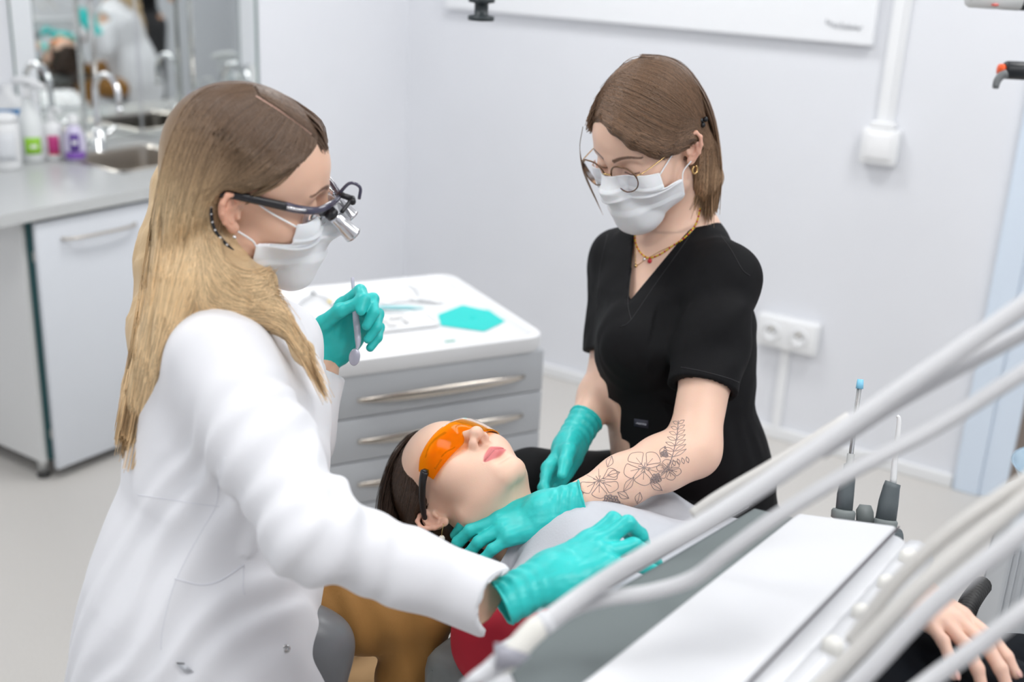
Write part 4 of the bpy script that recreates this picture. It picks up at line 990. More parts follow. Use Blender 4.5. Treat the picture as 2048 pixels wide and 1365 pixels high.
def a_arms(P, r1=(.042, .041, .039, .038, .034, .0255)):
    mL = a_eL*.45+a_wL*.55
    d = chain(P, [a_sL, (a_sL+a_eL)/2, a_eL, a_eL*.75+a_wL*.25, mL, a_wL], r1, .03)
    mR = (a_sR+a_eR)/2
    d = np.minimum(d, chain(P, [a_sR, mR, a_eR, a_eR*.7+a_wR*.3, a_wR], (.044, .043, .038, .036, .0245), .03)); return d
def a_body(P):
    d = near(P, A_C, .15, lambda A: head_f(al(A)))
    d = smin(d, rc(P, aw(0, -.024, -.045), a_nk, .050, .055), .035)
    d = smin(d, chain(P, [a_sL, a_nk-V(0, 0, .025), a_sR], [.050, .055, .050], .03), .04)
    d = smin(d, a_torso(P, -.014), .05)
    d = smin(d, a_arms(P), .025)
    return d
def a_top(P):
    d = a_torso(P)
    d = smin(d, chain(P, [a_sL+V(0, 0, .004), a_nk-V(0, 0, .032), a_sR+V(0, 0, .004)], [.054, .064, .050], .03), .045)
    eL = a_sL+(a_eL-a_sL)*.66; eR = a_sR+(a_eR-a_sR)*.78
    d = smin(d, chain(P, [a_sL, (a_sL+eL)/2, eL+(eL-a_sL)*.2], [.055, .055, .056], .03), .03)
    d = smin(d, chain(P, [a_sR, eR+(eR-a_sR)*.2], [.052, .050], .03), .03)
    w = P+(np.stack([vnoise(P, 9), vnoise(P+5, 9), vnoise(P+9, 9)], 1)-.5)*f32(.14)
    d += (vnoise(w*np.array([1, 1, .6], f32)+2, 13)-.5)*.010+(vnoise(w+7, 30)-.5)*.003
    L = P-a_sL.astype(f32); ua = nrm(eL-a_sL); t = L@ua.astype(f32); cr_ = L@a_fro.astype(f32)
    d += .004*np.sin(t*85-cr_*70+3*vnoise(P, 12))*sstep(.02, .07, t)*sstep(.20, .13, t)*(np.sqrt((L*L).sum(1)-t*t) < .1)
    for s_, e_, r_ in ((a_sL, eL, .0435), (a_sR, eR, .042)):
        ax = nrm(e_-s_); Lc = P-e_.astype(f32); tt = Lc@ax.astype(f32); rad = np.sqrt(np.maximum((Lc*Lc).sum(1)-tt*tt, 0))
        d = np.where((rad < .105) & (tt > -.02), smax(d, tt, .004), d)
        d = np.maximum(d, -np.maximum(rad-r_, -(tt+.012)))
    # V-neck: a wedge cut between the two lapels
    v0 = aa(1257, 605, 1.72); vl = aa(1270, 440, 1.72); vr = aa(1402, 430, 1.72)
    n1 = np.cross(v0-CP, vl-CP); n1 = nrm(n1); n2 = nrm(np.cross(vr-CP, v0-CP))
    mid = (v0+vl+vr)/3
    n1 = n1 if (mid-v0)@n1 > 0 else -n1; n2 = n2 if (mid-v0)@n2 > 0 else -n2
    wdg = np.minimum((P-v0.astype(f32))@n1.astype(f32), (P-v0.astype(f32))@n2.astype(f32))
    frt = (P-(a_nk+a_fro*-.02).astype(f32))@a_fro.astype(f32)
    wdg = np.minimum(wdg, frt)
    d = smax(d, wdg, .004)
    ax = nrm(aw(0, -.02, -.05)-a_nk); Lc = P-a_nk.astype(f32); tt = Lc@ax.astype(f32); rad = np.sqrt(np.maximum((Lc*Lc).sum(1)-tt*tt, 0))
    d = smax(d, -np.maximum(rad-.062, -(tt+.01)), .006)
    return d
# eyebrows, closed lids
A_base = (.82, .555, .43)
build_body(ass, a_body, A_C, A_R, A_base, aa(1330, 1000, 1.8)-V(.42, .42, .22), aa(1330, 500, 1.8)+V(.42, .42, .3), split=-.135, bv=.004, extra=brows)
v, q = isosurf(a_top, aa(1360, 1100, 1.82)-V(.4, .4, .12), aa(1360, 560, 1.82)+V(.4, .4, .2), .0040, 1)
top = put('scrub_top', (v, q), M_scrub, ass); top['label'] = 'black V-neck scrub top'
M_stitch = mat('black stitching', (.012, .012, .014), .7)
for ln in ([(1440, 470), (1462, 500), (1485, 540), (1500, 552)], [(1362, 735), (1400, 742), (1450, 755), (1478, 765)], [(1400, 440), (1360, 500), (1310, 570), (1262, 640), (1240, 655)], [(1285, 455), (1266, 520), (1256, 600), (1262, 640)], [(1215, 470), (1200, 540), (1194, 620)]):
    P = on_surface(a_top, ln, 30, 1.2)
    if len(P) > 4: put('seam', tube(P, .0009, 5), M_stitch, top)
P, ok = raycast(a_top, [1268, 1296, 1296, 1268], [838, 842, 858, 853], 1.2)
lg = put('logo_tag', sheet(np.array([[P[0], P[1]], [P[3], P[2]]])+nrm(CP-P[0])*.0018, .001), mat('slate tag', (.035, .035, .055), .6), top)
tn = nrm(CP-P.mean(0)); tx = nrm(P[1]-P[0]); ty = np.cross(tn, tx)
put('lettering', text_mesh('Adaptica'[:1]+'lanna', .0075, np.stack([tx, ty, np.cross(tx, ty)], 1), P.mean(0)+tn*.0022, .0002, .3), mat('pale thread', (.5, .5, .56), .6), lg, False)
# trousers: thighs towards the chair
def a_pants(P):
    hp = aa(1400, 1040, 1.90)
    d = chain(P, [hp+a_lat*.07, aa(1290, 1120, 1.66), aa(1250, 1400, 1.68)], [.11, .072, .05], .04)
    d = smin(d, chain(P, [hp-a_lat*.08, aa(1065, 985, 1.86), aa(1045, 1300, 1.9)], [.11, .070, .05], .04), .03)
    return d+(vnoise(P, 22)-.5)*.008
v, q = isosurf(a_pants, aa(1250, 1350, 1.8)-V(.4, .4, .3), aa(1250, 1000, 1.8)+V(.4, .4, .2), .006, 1)
put('trousers', (v, q), M_scrub, ass)
# gloves: left hand flat on the patient's shoulder, right hand hanging relaxed
agF, agT = hand_joints(1, [(4, 24, 14), (8, 26, 14), (12, 26, 14), (10, 24, 12)], spread=(5, 0, -5, -14), thumb=[V(.020, .022, -.008), V(.040, .050, -.024), V(.046, .078, -.036), V(.044, .104, -.044)])
lh_y, lh_z = cdir(-.95, -.27, .06), cdir(-.16, .80, -.58)
v, q = glove_mesh(a_wL+lh_y*.005, lh_y, lh_z, 1, agF, agT, 1.0, seed=1., cuff=.036, cr=(.0315, .0295)); put('glove', (v, q), M_glove, ass)
arF, arT = hand_joints(-1, [(18, 30, 20), (24, 34, 20), (28, 36, 22), (30, 38, 22)], thumb=[V(.020, .022, -.006), V(.040, .050, -.020), V(.048, .080, -.030), V(.050, .106, -.038)])
rh_y, rh_z = cdir(-.46, -.66, -.55), cdir(-.80, .25, .40)
v, q = glove_mesh(a_wR+rh_y*.01, rh_y, rh_z, -1, arF, arT, .98, seed=3., cr=(.031, .029)); put('glove', (v, q), M_glove, ass)
# mask
g = mask_grid(); mk = put('mask', sheet(placed(g.reshape(-1, 3), A_C, A_R).reshape(g.shape), .0012), M_mask, ass)
for a_, e_ in (((2, 0), [aw(-.0715, .030, .014), aw(-.074, .004, .026)]), ((23, 0), [aw(-.073, .014, -.024), aw(-.077, -.004, -.016)])):
    put('ear_loop', tube(spline([aw(*g[a_])]+e_, 16), .0013, 6), M_mask, mk)
M_gold = mat('gold', (.72, .50, .22), .22, 1.)
er = [aw(-.079, -.004, -.026)+A_R@np.array((-.0015+.0*a, .006*math.sin(a), -.006+.0065*math.cos(a))) for a in np.linspace(0, 5.6, 18)]
put('earring', tube(er, .0016, 8), M_gold, ass)
# glasses: thin gold and brown round frames
gs = thing('eyeglasses', "thin round gold and brown eyeglasses on the assistant's nose", 'glasses', tuple(aw(0, .11, .01)))
M_brown = mat('brown gold metal', (.20, .12, .075), .3, .9)
for s in (1, -1):
    c = V(s*.0345, .108, .014); th = np.linspace(0, 2*math.pi, 41)
    rim = [aw(c[0]+.0265*math.cos(a), c[1]-.22*abs(.0265*math.cos(a))*(1 if s*math.cos(a) > 0 else .3)-.0*(.0225*math.sin(a)), c[2]+.0240*math.sin(a)) for a in th]
    fr = put('rim', tube(rim[:-1]+[rim[0]], .0010, 8, False), M_brown, gs)
    put('brow_bar', tube([rim[i] for i in range(1, 20)], .0014, 8), M_brown, gs)
    n = len(rim)-1; cen = sum(np.array(p) for p in rim[:-1])/n
    vs = np.array([cen]+rim[:-1]); fs = [(0, 1+i, 1+(i+1) % n) for i in range(n)]
    nv = A_R[:, 1]*.0008; v2 = np.concatenate([vs, vs-nv]); f2 = fs+[tuple(i+len(vs) for i in f[::-1]) for f in fs]+[(1+i, n+2+i, n+2+(i+1) % n, 1+(i+1) % n) for i in range(n)]
    put('lens', (v2, f2), mat('clear spectacle lens', (.95, .95, .97), .02, trans=.97, ior=1.03), gs)
    put('temple', tube(spline([aw(s*.0610, .102, .022), aw(s*.068, .090, .023), aw(s*.0745, .04, .024), aw(s*.075, .0, .026), aw(s*.073, -.02, .010)], 24), .0009, 6), M_gold, gs)
    put('nose_pad', tube(spline([aw(s*.010, .108, .012), aw(s*.009, .102, .005), aw(s*.010, .099, .001)], 8), .0012, 6), M_gold, gs)
put('bridge', tube(spline([aw(-.0085, .108, .018), aw(0, .112, .021), aw(.0085, .108, .018)], 12), .0012, 8), M_gold, gs)
# ---- hair: brown bob, combed across from the far parting, tucked behind the ear
a_fr, _ = raycast(a_body, [1204, 1232, 1270, 1312, 1348, 1378], [236, 254, 280, 296, 292, 278], 1.3)
a_fr = list(a_fr)
def a_hair(P):
    L = al(P)
    sh = ell(L, (0, -.014, .050), (.082, .099, .096))
    fr = hairline(L, (0, .020, .036), (0, .72, -.69)); fr2 = hairline(L, (0, .077, .03), (.0, 1, -.10))
    sh = smax(sh, np.minimum(fr, fr2+.0), .010) if False else smax(sh, fr, .012)
    bk_ = ell(L, (0, -.046, -.015), (.070, .046, .080)); d = smin(sh, bk_, .03)
    d = smin(d, chain(P, [aw(-.045, -.052, -.03), aw(-.050, -.048, -.085), aw(-.048, -.035, -.125)], [.034, .028, .012], .02), .03)
    d = smin(d, chain(P, [aw(.045, -.062, -.03), aw(.050, -.060, -.085), aw(.048, -.050, -.125)], [.034, .028, .012], .02), .03)
    d = smin(d, chain(P, a_fr, [.003, .009, .012, .012, .010, .008], .02), .014)
    e = ell(L, (-.088, .006, -.014), (.03, .034, .034)); d = smax(d, -e, .010)
    d = smax(d, -near(P, aw(-.078, -.014, .0), .05, lambda A: ear_f(al(A), -1)-.003), .005)
    d += (vnoise(P*np.array([1, 1, .15], f32), 130)-.5)*.003*sstep(.02, -.06, L[:, 2])
    return d
M_hair_m = hair_mat('brown hair')
v, q = isosurf(a_hair, A_C-V(.17, .17, .2), A_C+V(.17, .17, .17), .003, 1)
hr = put('hair', (v, q), M_hair_m, ass)
def a_hc(P):
    L = al(P.astype(f32)); h = sstep(.04, -.12, L[:, 2]); return mixc((.20, .118, .07), (.43, .275, .16), h)
vcol(hr, a_hc(v)*.75)
rows = [
    [(1188, 238), (1225, 262), (1275, 294), (1325, 308), (1365, 298), (1400, 285), (1418, 330), (1420, 412)],
    [(1196, 226), (1232, 246), (1285, 280), (1338, 298), (1382, 282), (1412, 295), (1420, 360), (1414, 416)],
    [(1205, 205), (1240, 220), (1300, 254), (1352, 275), (1392, 262), (1416, 300), (1414, 360), (1404, 416)],
    [(1215, 182), (1252, 194), (1310, 224), (1362, 250), (1398, 250), (1420, 300), (1410, 370), (1396, 412)],
    [(1232, 160), (1268, 168), (1322, 194), (1373, 230), (1404, 262), (1424, 320), (1406, 380), (1390, 406)],
    [(1255, 138), (1292, 146), (1337, 168), (1383, 208), (1411, 260), (1426, 320), (1418, 385), (1410, 418)],
    [(1275, 124), (1314, 130), (1352, 150), (1393, 198), (1418, 260), (1430, 330), (1428, 380), (1426, 412)],
    [(1285, 114), (1335, 118), (1372, 140), (1406, 190), (1426, 250), (1436, 325), (1434, 375), (1430, 410)]]
S1, _ = hair_px(a_hair, rows, 3800, 22, 4, 11, 1.3, .003, 2.12, clump=10)
S2, _ = hair_px(a_hair, [[(1400, 300), (1398, 350), (1390, 410)], [(1412, 300), (1412, 350), (1405, 425)], [(1425, 300), (1425, 350), (1425, 418)]], 500, 12, 5, 12, 1.3, .004, 2.12)
S4, _ = hair_px(a_hair, [[(1205, 236), (1192, 246), (1182, 262)], [(1215, 200), (1190, 222), (1178, 250)], [(1240, 158), (1205, 186), (1184, 226)], [(1268, 130), (1230, 152), (1198, 196)], [(1290, 114), (1255, 128), (1220, 166)]], 700, 10, 3, 13, 1.3, .002, 2.08)
rg = np.random.default_rng(8)
def acol(S):
    c = a_hc(S.reshape(-1, 3)).reshape(S.shape); return c*(.55+1.0*rg.random((len(S), 1, 1))**1.5)
S3 = np.array([spline([aw(.045, .088, .088), aw(.058, .098, .05), aw(.062, .10+.001*k, .0), aw(.060-.0006*k, .097, -.06-.006*k)], 22) for k in range(5)])
hair_obj('hair_strands', hr, [(S1, acol(S1), .0007, .00035), (S2, acol(S2), .0007, .0003), (S3, acol(S3), .0006, .0003), (S4, acol(S4), .0006, .0004)], M_hair_m)
cl, ok = raycast(a_hair, [1402], [242], 1.3)
put('hair_clip', join(*[xf(lathe([(.0005, -.004), (.0038, -.002), (.0045, .001), (.003, .004), (.0005, .005)], 10), None, cl[0]+nrm(CP-cl[0])*.002+RT*dx+UP*dy) for dx, dy in ((0, 0), (.007, .002), (.003, -.007), (-.005, .005))]), mat('black gem', (.01, .01, .012), .1), hr)
# ---- tattoo drawn on the left forearm
TT = []
def stroke(pts, r=.0005, n=None): TT.append((spline(pts, n or max(8, 4*len(pts))), r))
def leafp(x, y, ang, ln, w, vein=True):
    ca, sa = math.cos(ang), math.sin(ang); e = (x+ca*ln, y+sa*ln); m = (x+ca*ln*.5, y+sa*ln*.5)
    stroke([(x, y), (m[0]-sa*w, m[1]+ca*w), e]); stroke([(x, y), (m[0]+sa*w, m[1]-ca*w), e])
    if vein: stroke([(x, y), e], .0004, 6)
def flower(cx, cy, r, n, rot, sq=.85, inner=.22):
    for k in range(n):
        a = rot+k*2*math.pi/n; b = .5*2*math.pi/n
        pts = [(cx+inner*r*math.cos(a), cy+inner*r*sq*math.sin(a))]
        for f_, q_ in ((-.75, .6), (-.8, .9), (-.1, 1.05), (.8, .9), (.75, .6)): pts.append((cx+q_*r*math.cos(a+b*f_), cy+q_*r*sq*math.sin(a+b*f_)))
        stroke(pts+[pts[0]])
        stroke([(cx+inner*r*math.cos(a), cy+inner*r*sq*math.sin(a)), (cx+.7*r*math.cos(a), cy+.7*r*sq*math.sin(a))], .0004, 6)
    for k in range(9): a = k*.7; stroke([(cx, cy), (cx+inner*1.4*r*math.cos(a), cy+inner*1.4*r*sq*math.sin(a))], .0006, 5)
def berry(cx, cy, rx, ry, n):
    for k in range(n):
        a = k*2.4; q_ = math.sqrt((k+.5)/n); x, y = cx+rx*q_*math.cos(a), cy+ry*q_*math.sin(a)
        stroke([(x+3.4*math.cos(t), y+3.4*math.sin(t)) for t in np.linspace(0, 6.2, 6)], .0010, 8)
stroke([(1357, 842), (1354, 872), (1348, 900), (1340, 925), (1322, 950)], .0007)
for k in range(7):
    x, y = 1357-k*1.6, 848+k*11; leafp(x, y, -.55, 14+2.6*k, 3.2, False); leafp(x, y, math.pi+.35, 12+2.2*k, 3.2, False)
for k in range(4): leafp(1346+k*9, 920-k*2, 1.25, 13, 3, False)
flower(1338, 940, 24, 6, .3); flower(1288, 936, 40, 5, -.9); flower(1198, 962, 40, 6, .5)
for x, y, a_, l_ in ((1250, 920, -2.6, 34), (1262, 908, -2.0, 30), (1268, 955, 2.2, 36), (1300, 965, .6, 30), (1240, 945, 2.9, 26), (1322, 915, -1.2, 24), (1168, 985, 2.6, 28), (1235, 985, .5, 26), (1245, 1010, .9, 22), (1215, 935, -1.2, 24), (1280, 985, 1.8, 24)): leafp(x, y, a_, l_, 7)
berry(1222, 1004, 15, 13, 22); berry(1312, 958, 9, 8, 11); berry(1238, 1014, 8, 7, 9); berry(1330, 908, 5, 5, 5)
for k in range(9): stroke([(1262+k*7, 900-k*4), (1256+k*7, 893-k*4), (1250+k*7, 892-k*4)], .0004, 6)
_pp = np.concatenate([a for a, _ in TT]); _P, _ok = raycast(a_arms, _pp[:, 0], _pp[:, 1], 1.3, 2.4, 45); _k = 0; _tb = []
for a, r in TT:
    P = _P[_k:_k+len(a)]; ok = _ok[_k:_k+len(a)]; _k += len(a)
    if ok.all() and np.linalg.norm(np.diff(P, axis=0), axis=1).max() < .02: _tb.append(tube(P+nrm(CP-P[0])*.0002, r, 4, False))
tt = put('tattoo', join(*_tb), mat('tattoo ink', (.29, .225, .215), .6), ass); tt['label'] = 'grey floral forearm tattoo with a fern, flowers and berries'; tt['kind'] = 'stuff'
# ---- necklaces
def neck_f(P): return np.minimum(a_body(P), a_top(P))
P = on_surface(neck_f, [(1400, 418), (1392, 448), (1370, 475), (1345, 492), (1322, 508), (1300, 516), (1285, 510), (1274, 494), (1270, 475), (1274, 455)], 100, 1.2, .0016)
nk = thing('bead_necklace', "necklace of tiny multicoloured glass beads around the assistant's neck", 'necklace', tuple(P[50]))
bc = [(.75, .48, .02), (.70, .12, .03), (.75, .55, .05), (.03, .30, .32), (.72, .25, .03), (.55, .03, .03), (.80, .62, .10), (.02, .08, .12)]
seg_len = np.concatenate([[0], np.cumsum(np.linalg.norm(np.diff(P, axis=0), axis=1))]); nb_ = int(seg_len[-1]/.0034)
bp_ = np.stack([np.interp(np.linspace(0, seg_len[-1], nb_), seg_len, P[:, i]) for i in range(3)], 1)
bead0 = {}
for i in range(nb_):
    k = (i*5+i//3) % 8; tdir = nrm(bp_[min(i+1, nb_-1)]-bp_[max(i-1, 0)])
    if k not in bead0:
        b = put('bead', lathe([(.0006, -.0014), (.0016, -.0009), (.0016, .0009), (.0006, .0014)], 8), mat('bead %d' % k, bc[k], .2), nk, world=False); bead0[k] = b
    else:
        b = bead0[k].copy(); COL.objects.link(b); b.parent = nk
    b.location = bp_[i]-P[50]; b.rotation_euler = Vector(tdir).to_track_quat('Z', 'Y').to_euler()
put('charm', lathe([(.0005, -.004), (.0036, -.002), (.0042, .001), (.002, .0042)], 14, None, P[int(len(P)*.55)]+V(0, 0, -.006)+nrm(CP-P[50])*.003), mat('red enamel', (.5, .03, .04), .2), nk)
put('charm', lathe([(.0005, -.003), (.0028, -.001), (.003, .001), (.001, .003)], 14, None, P[int(len(P)*.62)]+V(0, 0, -.005)+nrm(CP-P[50])*.003), mat('silver charm', (.8, .8, .8), .2, 1.), nk)
P = on_surface(neck_f, [(1392, 455), (1360, 483), (1320, 503), (1290, 520), (1273, 530), (1271, 505), (1272, 480)], 60, 1.2, .0008)
ch = thing('gold_chain', "fine gold chain with a small heart pendant on the assistant's chest", 'necklace', tuple(P[40]))
put('chain', tube(P, .0006, 5), M_gold, ch)
put('pendant', xf(lathe([(.0005, -.003), (.0028, -.0005), (.003, .0012), (.001, .003)], 12), None, P[40]+V(0, 0, -.003)+nrm(CP-P[40])*.002), M_gold, ch)
# ================================================================== PATIENT AND CHAIR
pat = thing('person', 'patient lying back in orange safety glasses with dark hair and red top', 'person', tuple(at(1000, 1100, 1.6)*V(1, 1, 0)))
P_R = head_frame(V(.06, -.137, .989), V(-.991, .110, .075))
P_C = V(-.915, 1.304, .8415)
def pl(P): return (P-P_C.astype(f32))@P_R.astype(f32)
def pw(*p): return P_C+P_R@np.array(p, float)
XA = V(1, 0, 0)
p_nk = P_C+V(.155, .005, -.055)
def pp(x, y, z): return P_C+V(x, y, z)
p_T = [pp(.17, .005, -.075), pp(.26, .01, -.075), pp(.36, .01, -.080), pp(.50, .01, -.095), pp(.64, .01, -.105), pp(.78, .01, -.11)]
p_TR = [.052, .072, .080, .078, .090, .095]
p_sR, p_eR = pp(.192, -.185, -.088), pp(.45, -.205, -.08)
p_sL, p_eL = pp(.215, .185, -.085), pp(.46, .25, -.10)
_QP = np.diag([1, 1/1.5, 1.]).astype(f32)
p_Tq = [p*V(1, 1/1.5, 1) for p in p_T]
def p_torso(P, infl=0.): return chain(P@_QP, p_Tq, [r+infl for r in p_TR], .05)
def p_body(P):
    d = near(P, P_C, .15, lambda A: head_f(pl(A)))
    d = smin(d, rc(P, pw(0, -.022, -.045), p_nk, .049, .054), .035)
    d = smin(d, chain(P, [p_sR, pp(.185, .005, -.075), p_sL], [.05, .052, .05], .03), .04)
    d = smin(d, p_torso(P, -.01), .04)
    d = smin(d, chain(P, [p_sR, p_eR], [.044, .036], .02), .03); d = smin(d, chain(P, [p_sL, p_eL], [.044, .036], .02), .03)
    return d
def p_shirt(P):
    d = p_torso(P)
    d = smin(d, chain(P, [p_sR+V(.0, 0, 0), pp(.195, .005, -.085), p_sL], [.062, .058, .062], .03), .04)
    for s_, e_ in ((p_sR, p_eR), (p_sL, p_eL)): d = smin(d, chain(P, [s_, e_], [.066, .054], .03), .03)
    d += (vnoise(P, 16)-.5)*.010+(vnoise(P*np.array([.5, 1, 1], f32), 34)-.5)*.005
    ax = nrm(pw(0, -.02, -.04)-p_nk); L = P-p_nk.astype(f32); t = L@ax.astype(f32); rad = np.sqrt(np.maximum((L*L).sum(1)-t*t, 0))
    return smax(d, -np.maximum(rad-.060, -(t+.02)), .006)
def p_brows(v, L, cc):
    for s in (1, -1):
        x = L[:, 0]*s; t = np.clip((x-.012)/.040, 0, 1); zc_ = .0365+.0075*np.sin(t*2.2)-.006*t*t; w = .0036*(1-.6*t)
        m = sstep(w, w*.4, np.abs(L[:, 2]-zc_))*((x > .010) & (x < .054) & (L[:, 1] > .05)); cc[:] = cc*(1-.7*m[:, None])+np.array((.08, .045, .03))*.7*m[:, None]
        m = sstep(.0018, .0006, np.abs(L[:, 2]-(.0095+.12*np.abs(x-.031))))*((np.abs(x-.031) < .0145) & (L[:, 1] > .05)); cc[:] = cc*(1-.8*m[:, None])+np.array((.05, .03, .025))*.8*m[:, None]
build_body(pat, p_body, P_C, P_R, (.83, .565, .435), P_C-V(.17, .33, .24), P_C+V(.92, .36, .20), split=-.135, bv=.0045, extra=p_brows, hv=.0015)
v, q = isosurf(p_shirt, P_C-V(.05, .36, .27), P_C+V(.56, .38, .20), .005, 1)
put('shirt', (v, q), mat('crimson jersey', (.42, .008, .025), .75, bump=.1, bscale=700), pat)
# hand resting on the thigh, jeans
M_jean = mat('dark navy denim', (.003, .0045, .0075), .85, spec=.2, bump=.3, bscale=900, vary=.15, vscale=60)
def p_jeans(P):
    d = chain(P, [pp(.66, -.06, -.13), at(1972, 1472, 1.47), V(.24, 1.20, .76), V(.66, 1.19, .71)], [.085, .076, .058, .045], .04)
    d = smin(d, chain(P, [pp(.66, .1, -.13), at(2040, 1395, 1.62), V(.24, 1.44, .76), V(.66, 1.42, .71)], [.085, .076, .058, .045], .04), .02)
    d = smin(d, smax(p_torso(P, .008), -(P[:, 0]-f32(P_C[0]+.52)), .01), .03)
    return d+(vnoise(P, 24)-.5)*.007
v, q = isosurf(p_jeans, V(-.45, 1.0, .58), V(.78, 1.65, .98), .007, 1); put('jeans', (v, q), M_jean, pat)
for y_ in (1.19, 1.42):
    so_ = V(.72, y_, .70); v, q = isosurf(lambda P: smax(chain(P-so_.astype(f32), [V(-.03, 0, -.03), V(.0, 0, .03), V(.02, 0, .15)], [.042, .038, .036], .04), P[:, 0]-f32(.775), .01), so_-V(.12, .1, .12), so_+V(.12, .1, .22), .006, 1); put('shoe', (v, q), mat('white trainer', (.75, .75, .76), .5), pat)
phF, phT = hand_joints(-1, [(4, 20, 12), (6, 22, 14), (8, 24, 14), (8, 22, 12)], spread=(8, 2, -4, -12), thumb=[V(.020, .022, -.006), V(.044, .048, -.014), V(.056, .074, -.018), V(.060, .098, -.022)])
p_wr = at(1790, 1158, 1.47); ph_y, ph_z = cdir(.50, -.42, -.76), cdir(.2, .88, -.35); PHR = frame(ph_y, ph_z)
def p_hand(P):
    L = (P-p_wr.astype(f32))@PHR.astype(f32); d = near(L, (0, .07, 0), .16, lambda A: hand_f(A, phF, phT, -1, .98))
    return smin(d, chain(P, [p_wr-ph_y*.02, at(1720, 1165, 1.54), p_eR], [.026, .033, .036], .02), .02)
v, q = isosurf(p_hand, np.minimum(p_wr-.17, p_eR-.06), np.maximum(p_wr+.18, p_eR+.06), .0026, 2)
o = put('hand', (v, q), skin_mat('skin'), pat); vcol(o, np.tile(np.array((.80, .53, .42)), (len(v), 1)))
for J in phF+[phT]:
    d = nrm(J[3]-J[2]); nz = np.cross(d, V(1, 0, 0)); nz = nz if nz[2] > 0 else -nz
    nv_, nf_ = xf(lathe([(.0001, -.0008), (.0046, -.0006), (.0046, .0004), (.0001, .0010)], 12, None, (0, 0, 0), 1., 1.35), frame(d, nz), J[3]+nz*.0058+d*.0005)
    put('nail', (placed(nv_, p_wr, PHR), nf_), mat('nail', (.80, .48, .42), .25), o)
# hair, combed back from the brow and hanging over the head end
def p_hair(P):
    L = pl(P)
    sh = ell(L, (0, -.020, .048), (.0805, .100, .089)); fr = hairline(L, (0, .014, .022), (0, .66, -.75)); d = smax(sh, fr, .010)
    d = smin(d, ell(L, (0, -.065, .01), (.070, .050, .062)), .03)
    e = ell(L, (.085, .010, -.012), (.03, .036, .034)); d = smax(d, -e, .008)
    d = smax(d, -near(P, pw(.078, -.014, .0), .05, lambda A: ear_f(pl(A), 1)-.003), .005)
    return d
M_hair_d = hair_mat('dark brown hair')
v, q = isosurf(p_hair, P_C-.19, P_C+.17, .003, 1); hr = put('hair', (v, q), M_hair_d, pat); vcol(hr, np.tile(np.array((.035, .020, .013)), (len(v), 1)))
rows = [[(884, 851), (858, 856), (822, 868), (790, 905), (770, 965), (762, 1030)], [(880, 853), (850, 862), (815, 880), (785, 920), (765, 980), (760, 1040)], [(872, 858), (845, 872), (815, 900), (792, 950), (780, 1000), (775, 1040)], [(850, 872), (832, 895), (815, 930), (800, 970), (792, 1010), (790, 1045)], [(835, 895), (828, 920), (822, 955), (815, 990), (808, 1020), (805, 1048)], [(838, 930), (838, 955), (836, 985), (830, 1010), (825, 1030), (820, 1050)], [(852, 960), (852, 980), (850, 1000), (845, 1015), (838, 1032), (832, 1050)]]
S1, _ = hair_px(p_hair, rows, 2600, 16, 4, 21, 1.2, .0025, 2.2, clump=9)
rg = np.random.default_rng(9); k = rg.random((len(S1), 1, 1))
hair_obj('hair_strands', hr, [(S1, np.ones_like(S1)*np.array((.062, .036, .023))*(.5+1.2*k**1.5), .0006, .0004)], M_hair_d)
# earring: gold hook with a pearl
eb = pw(.080, -.006, -.024)
ea = thing('pearl_earring', "small pearl drop earring hanging from the patient's ear", 'earring', tuple(eb))
put('hook', tube(spline([eb, eb+V(.003, -.003, .0), eb+V(.003, -.006, -.010), eb+V(.002, -.005, -.017)], 14), .0006, 6), M_gold, ea)
put('pearl', lathe([(.0002, -.0052), (.003, -.0045), (.005, -.001), (.0048, .002), (.003, .0045), (.0002, .0052)], 18, None, eb+V(.002, -.005, -.022)), mat('pearl', (.85, .80, .72), .15, coat=.5), ea)
# orange wrap-around glasses
og = thing('safety_glasses', "orange wrap-around safety glasses on the patient's eyes", 'glasses', tuple(pw(0, .1, .02)))
M_or = mat('orange lens', (1., .40, .006), .04, trans=.82, ior=1.04, coat=.08)
gl = []
for w in np.linspace(0, 1, 12):
    row = []
    for u in np.linspace(-1, 1, 41):
        a = abs(u); zt, zb = .040-.006*a*a-.004*max(0, a-.8)*5, -.012+.012*a**2.5+.022*math.exp(-(a/.13)**2); ang = u*1.22
        row.append(pw(.084*math.sin(ang)*.93, .018+.085*math.cos(ang)**.72*(1-.10*(w-.4)**2)+.003, zt+(zb-zt)*w))
    gl.append(row)
put('lens', sheet(np.array(gl), .0016), M_or, og)
for s in (1, -1):
    hx, hy = .084*math.sin(1.22)*.93, .018+.085*math.cos(1.22)**.72
    put('temple', tube(spline([pw(s*(hx+.001), hy+.008, .018), pw(s*.0785, hy-.012, .019), pw(s*.0775, .010, .021), pw(s*.076, -.018, .018), pw(s*.073, -.045, .006)], 22), np.linspace(.0052, .0032, 22), 8, flat=1.35, ref=P_R[:, 2]), M_black, og)
    put('hinge', join(box(pw(s*hx, hy+.006, .018)-.0045, pw(s*hx, hy+.006, .018)+.0045, .0015)), M_black, og)
    put('temple_tip', tube([pw(s*.0735, -.042, .008), pw(s*.071, -.056, -.002)], .0034, 8), mat('orange plastic', (.9, .22, .01), .4), og)
_i = 41-6; a = gl[9][_i]; tn = nrm(np.cross(gl[9][_i+1]-gl[9][_i], gl[10][_i]-gl[9][_i])); tn = tn if tn@(CP-a) > 0 else -tn
tx = nrm(gl[9][_i-2]-gl[9][_i+2]); put('lettering', text_mesh('Euronda', .0052, np.stack([tx, np.cross(tn, tx), tn], 1), a+tn*.0008, .0001), mat('dark print', (.05, .02, .01), .5), og, False)
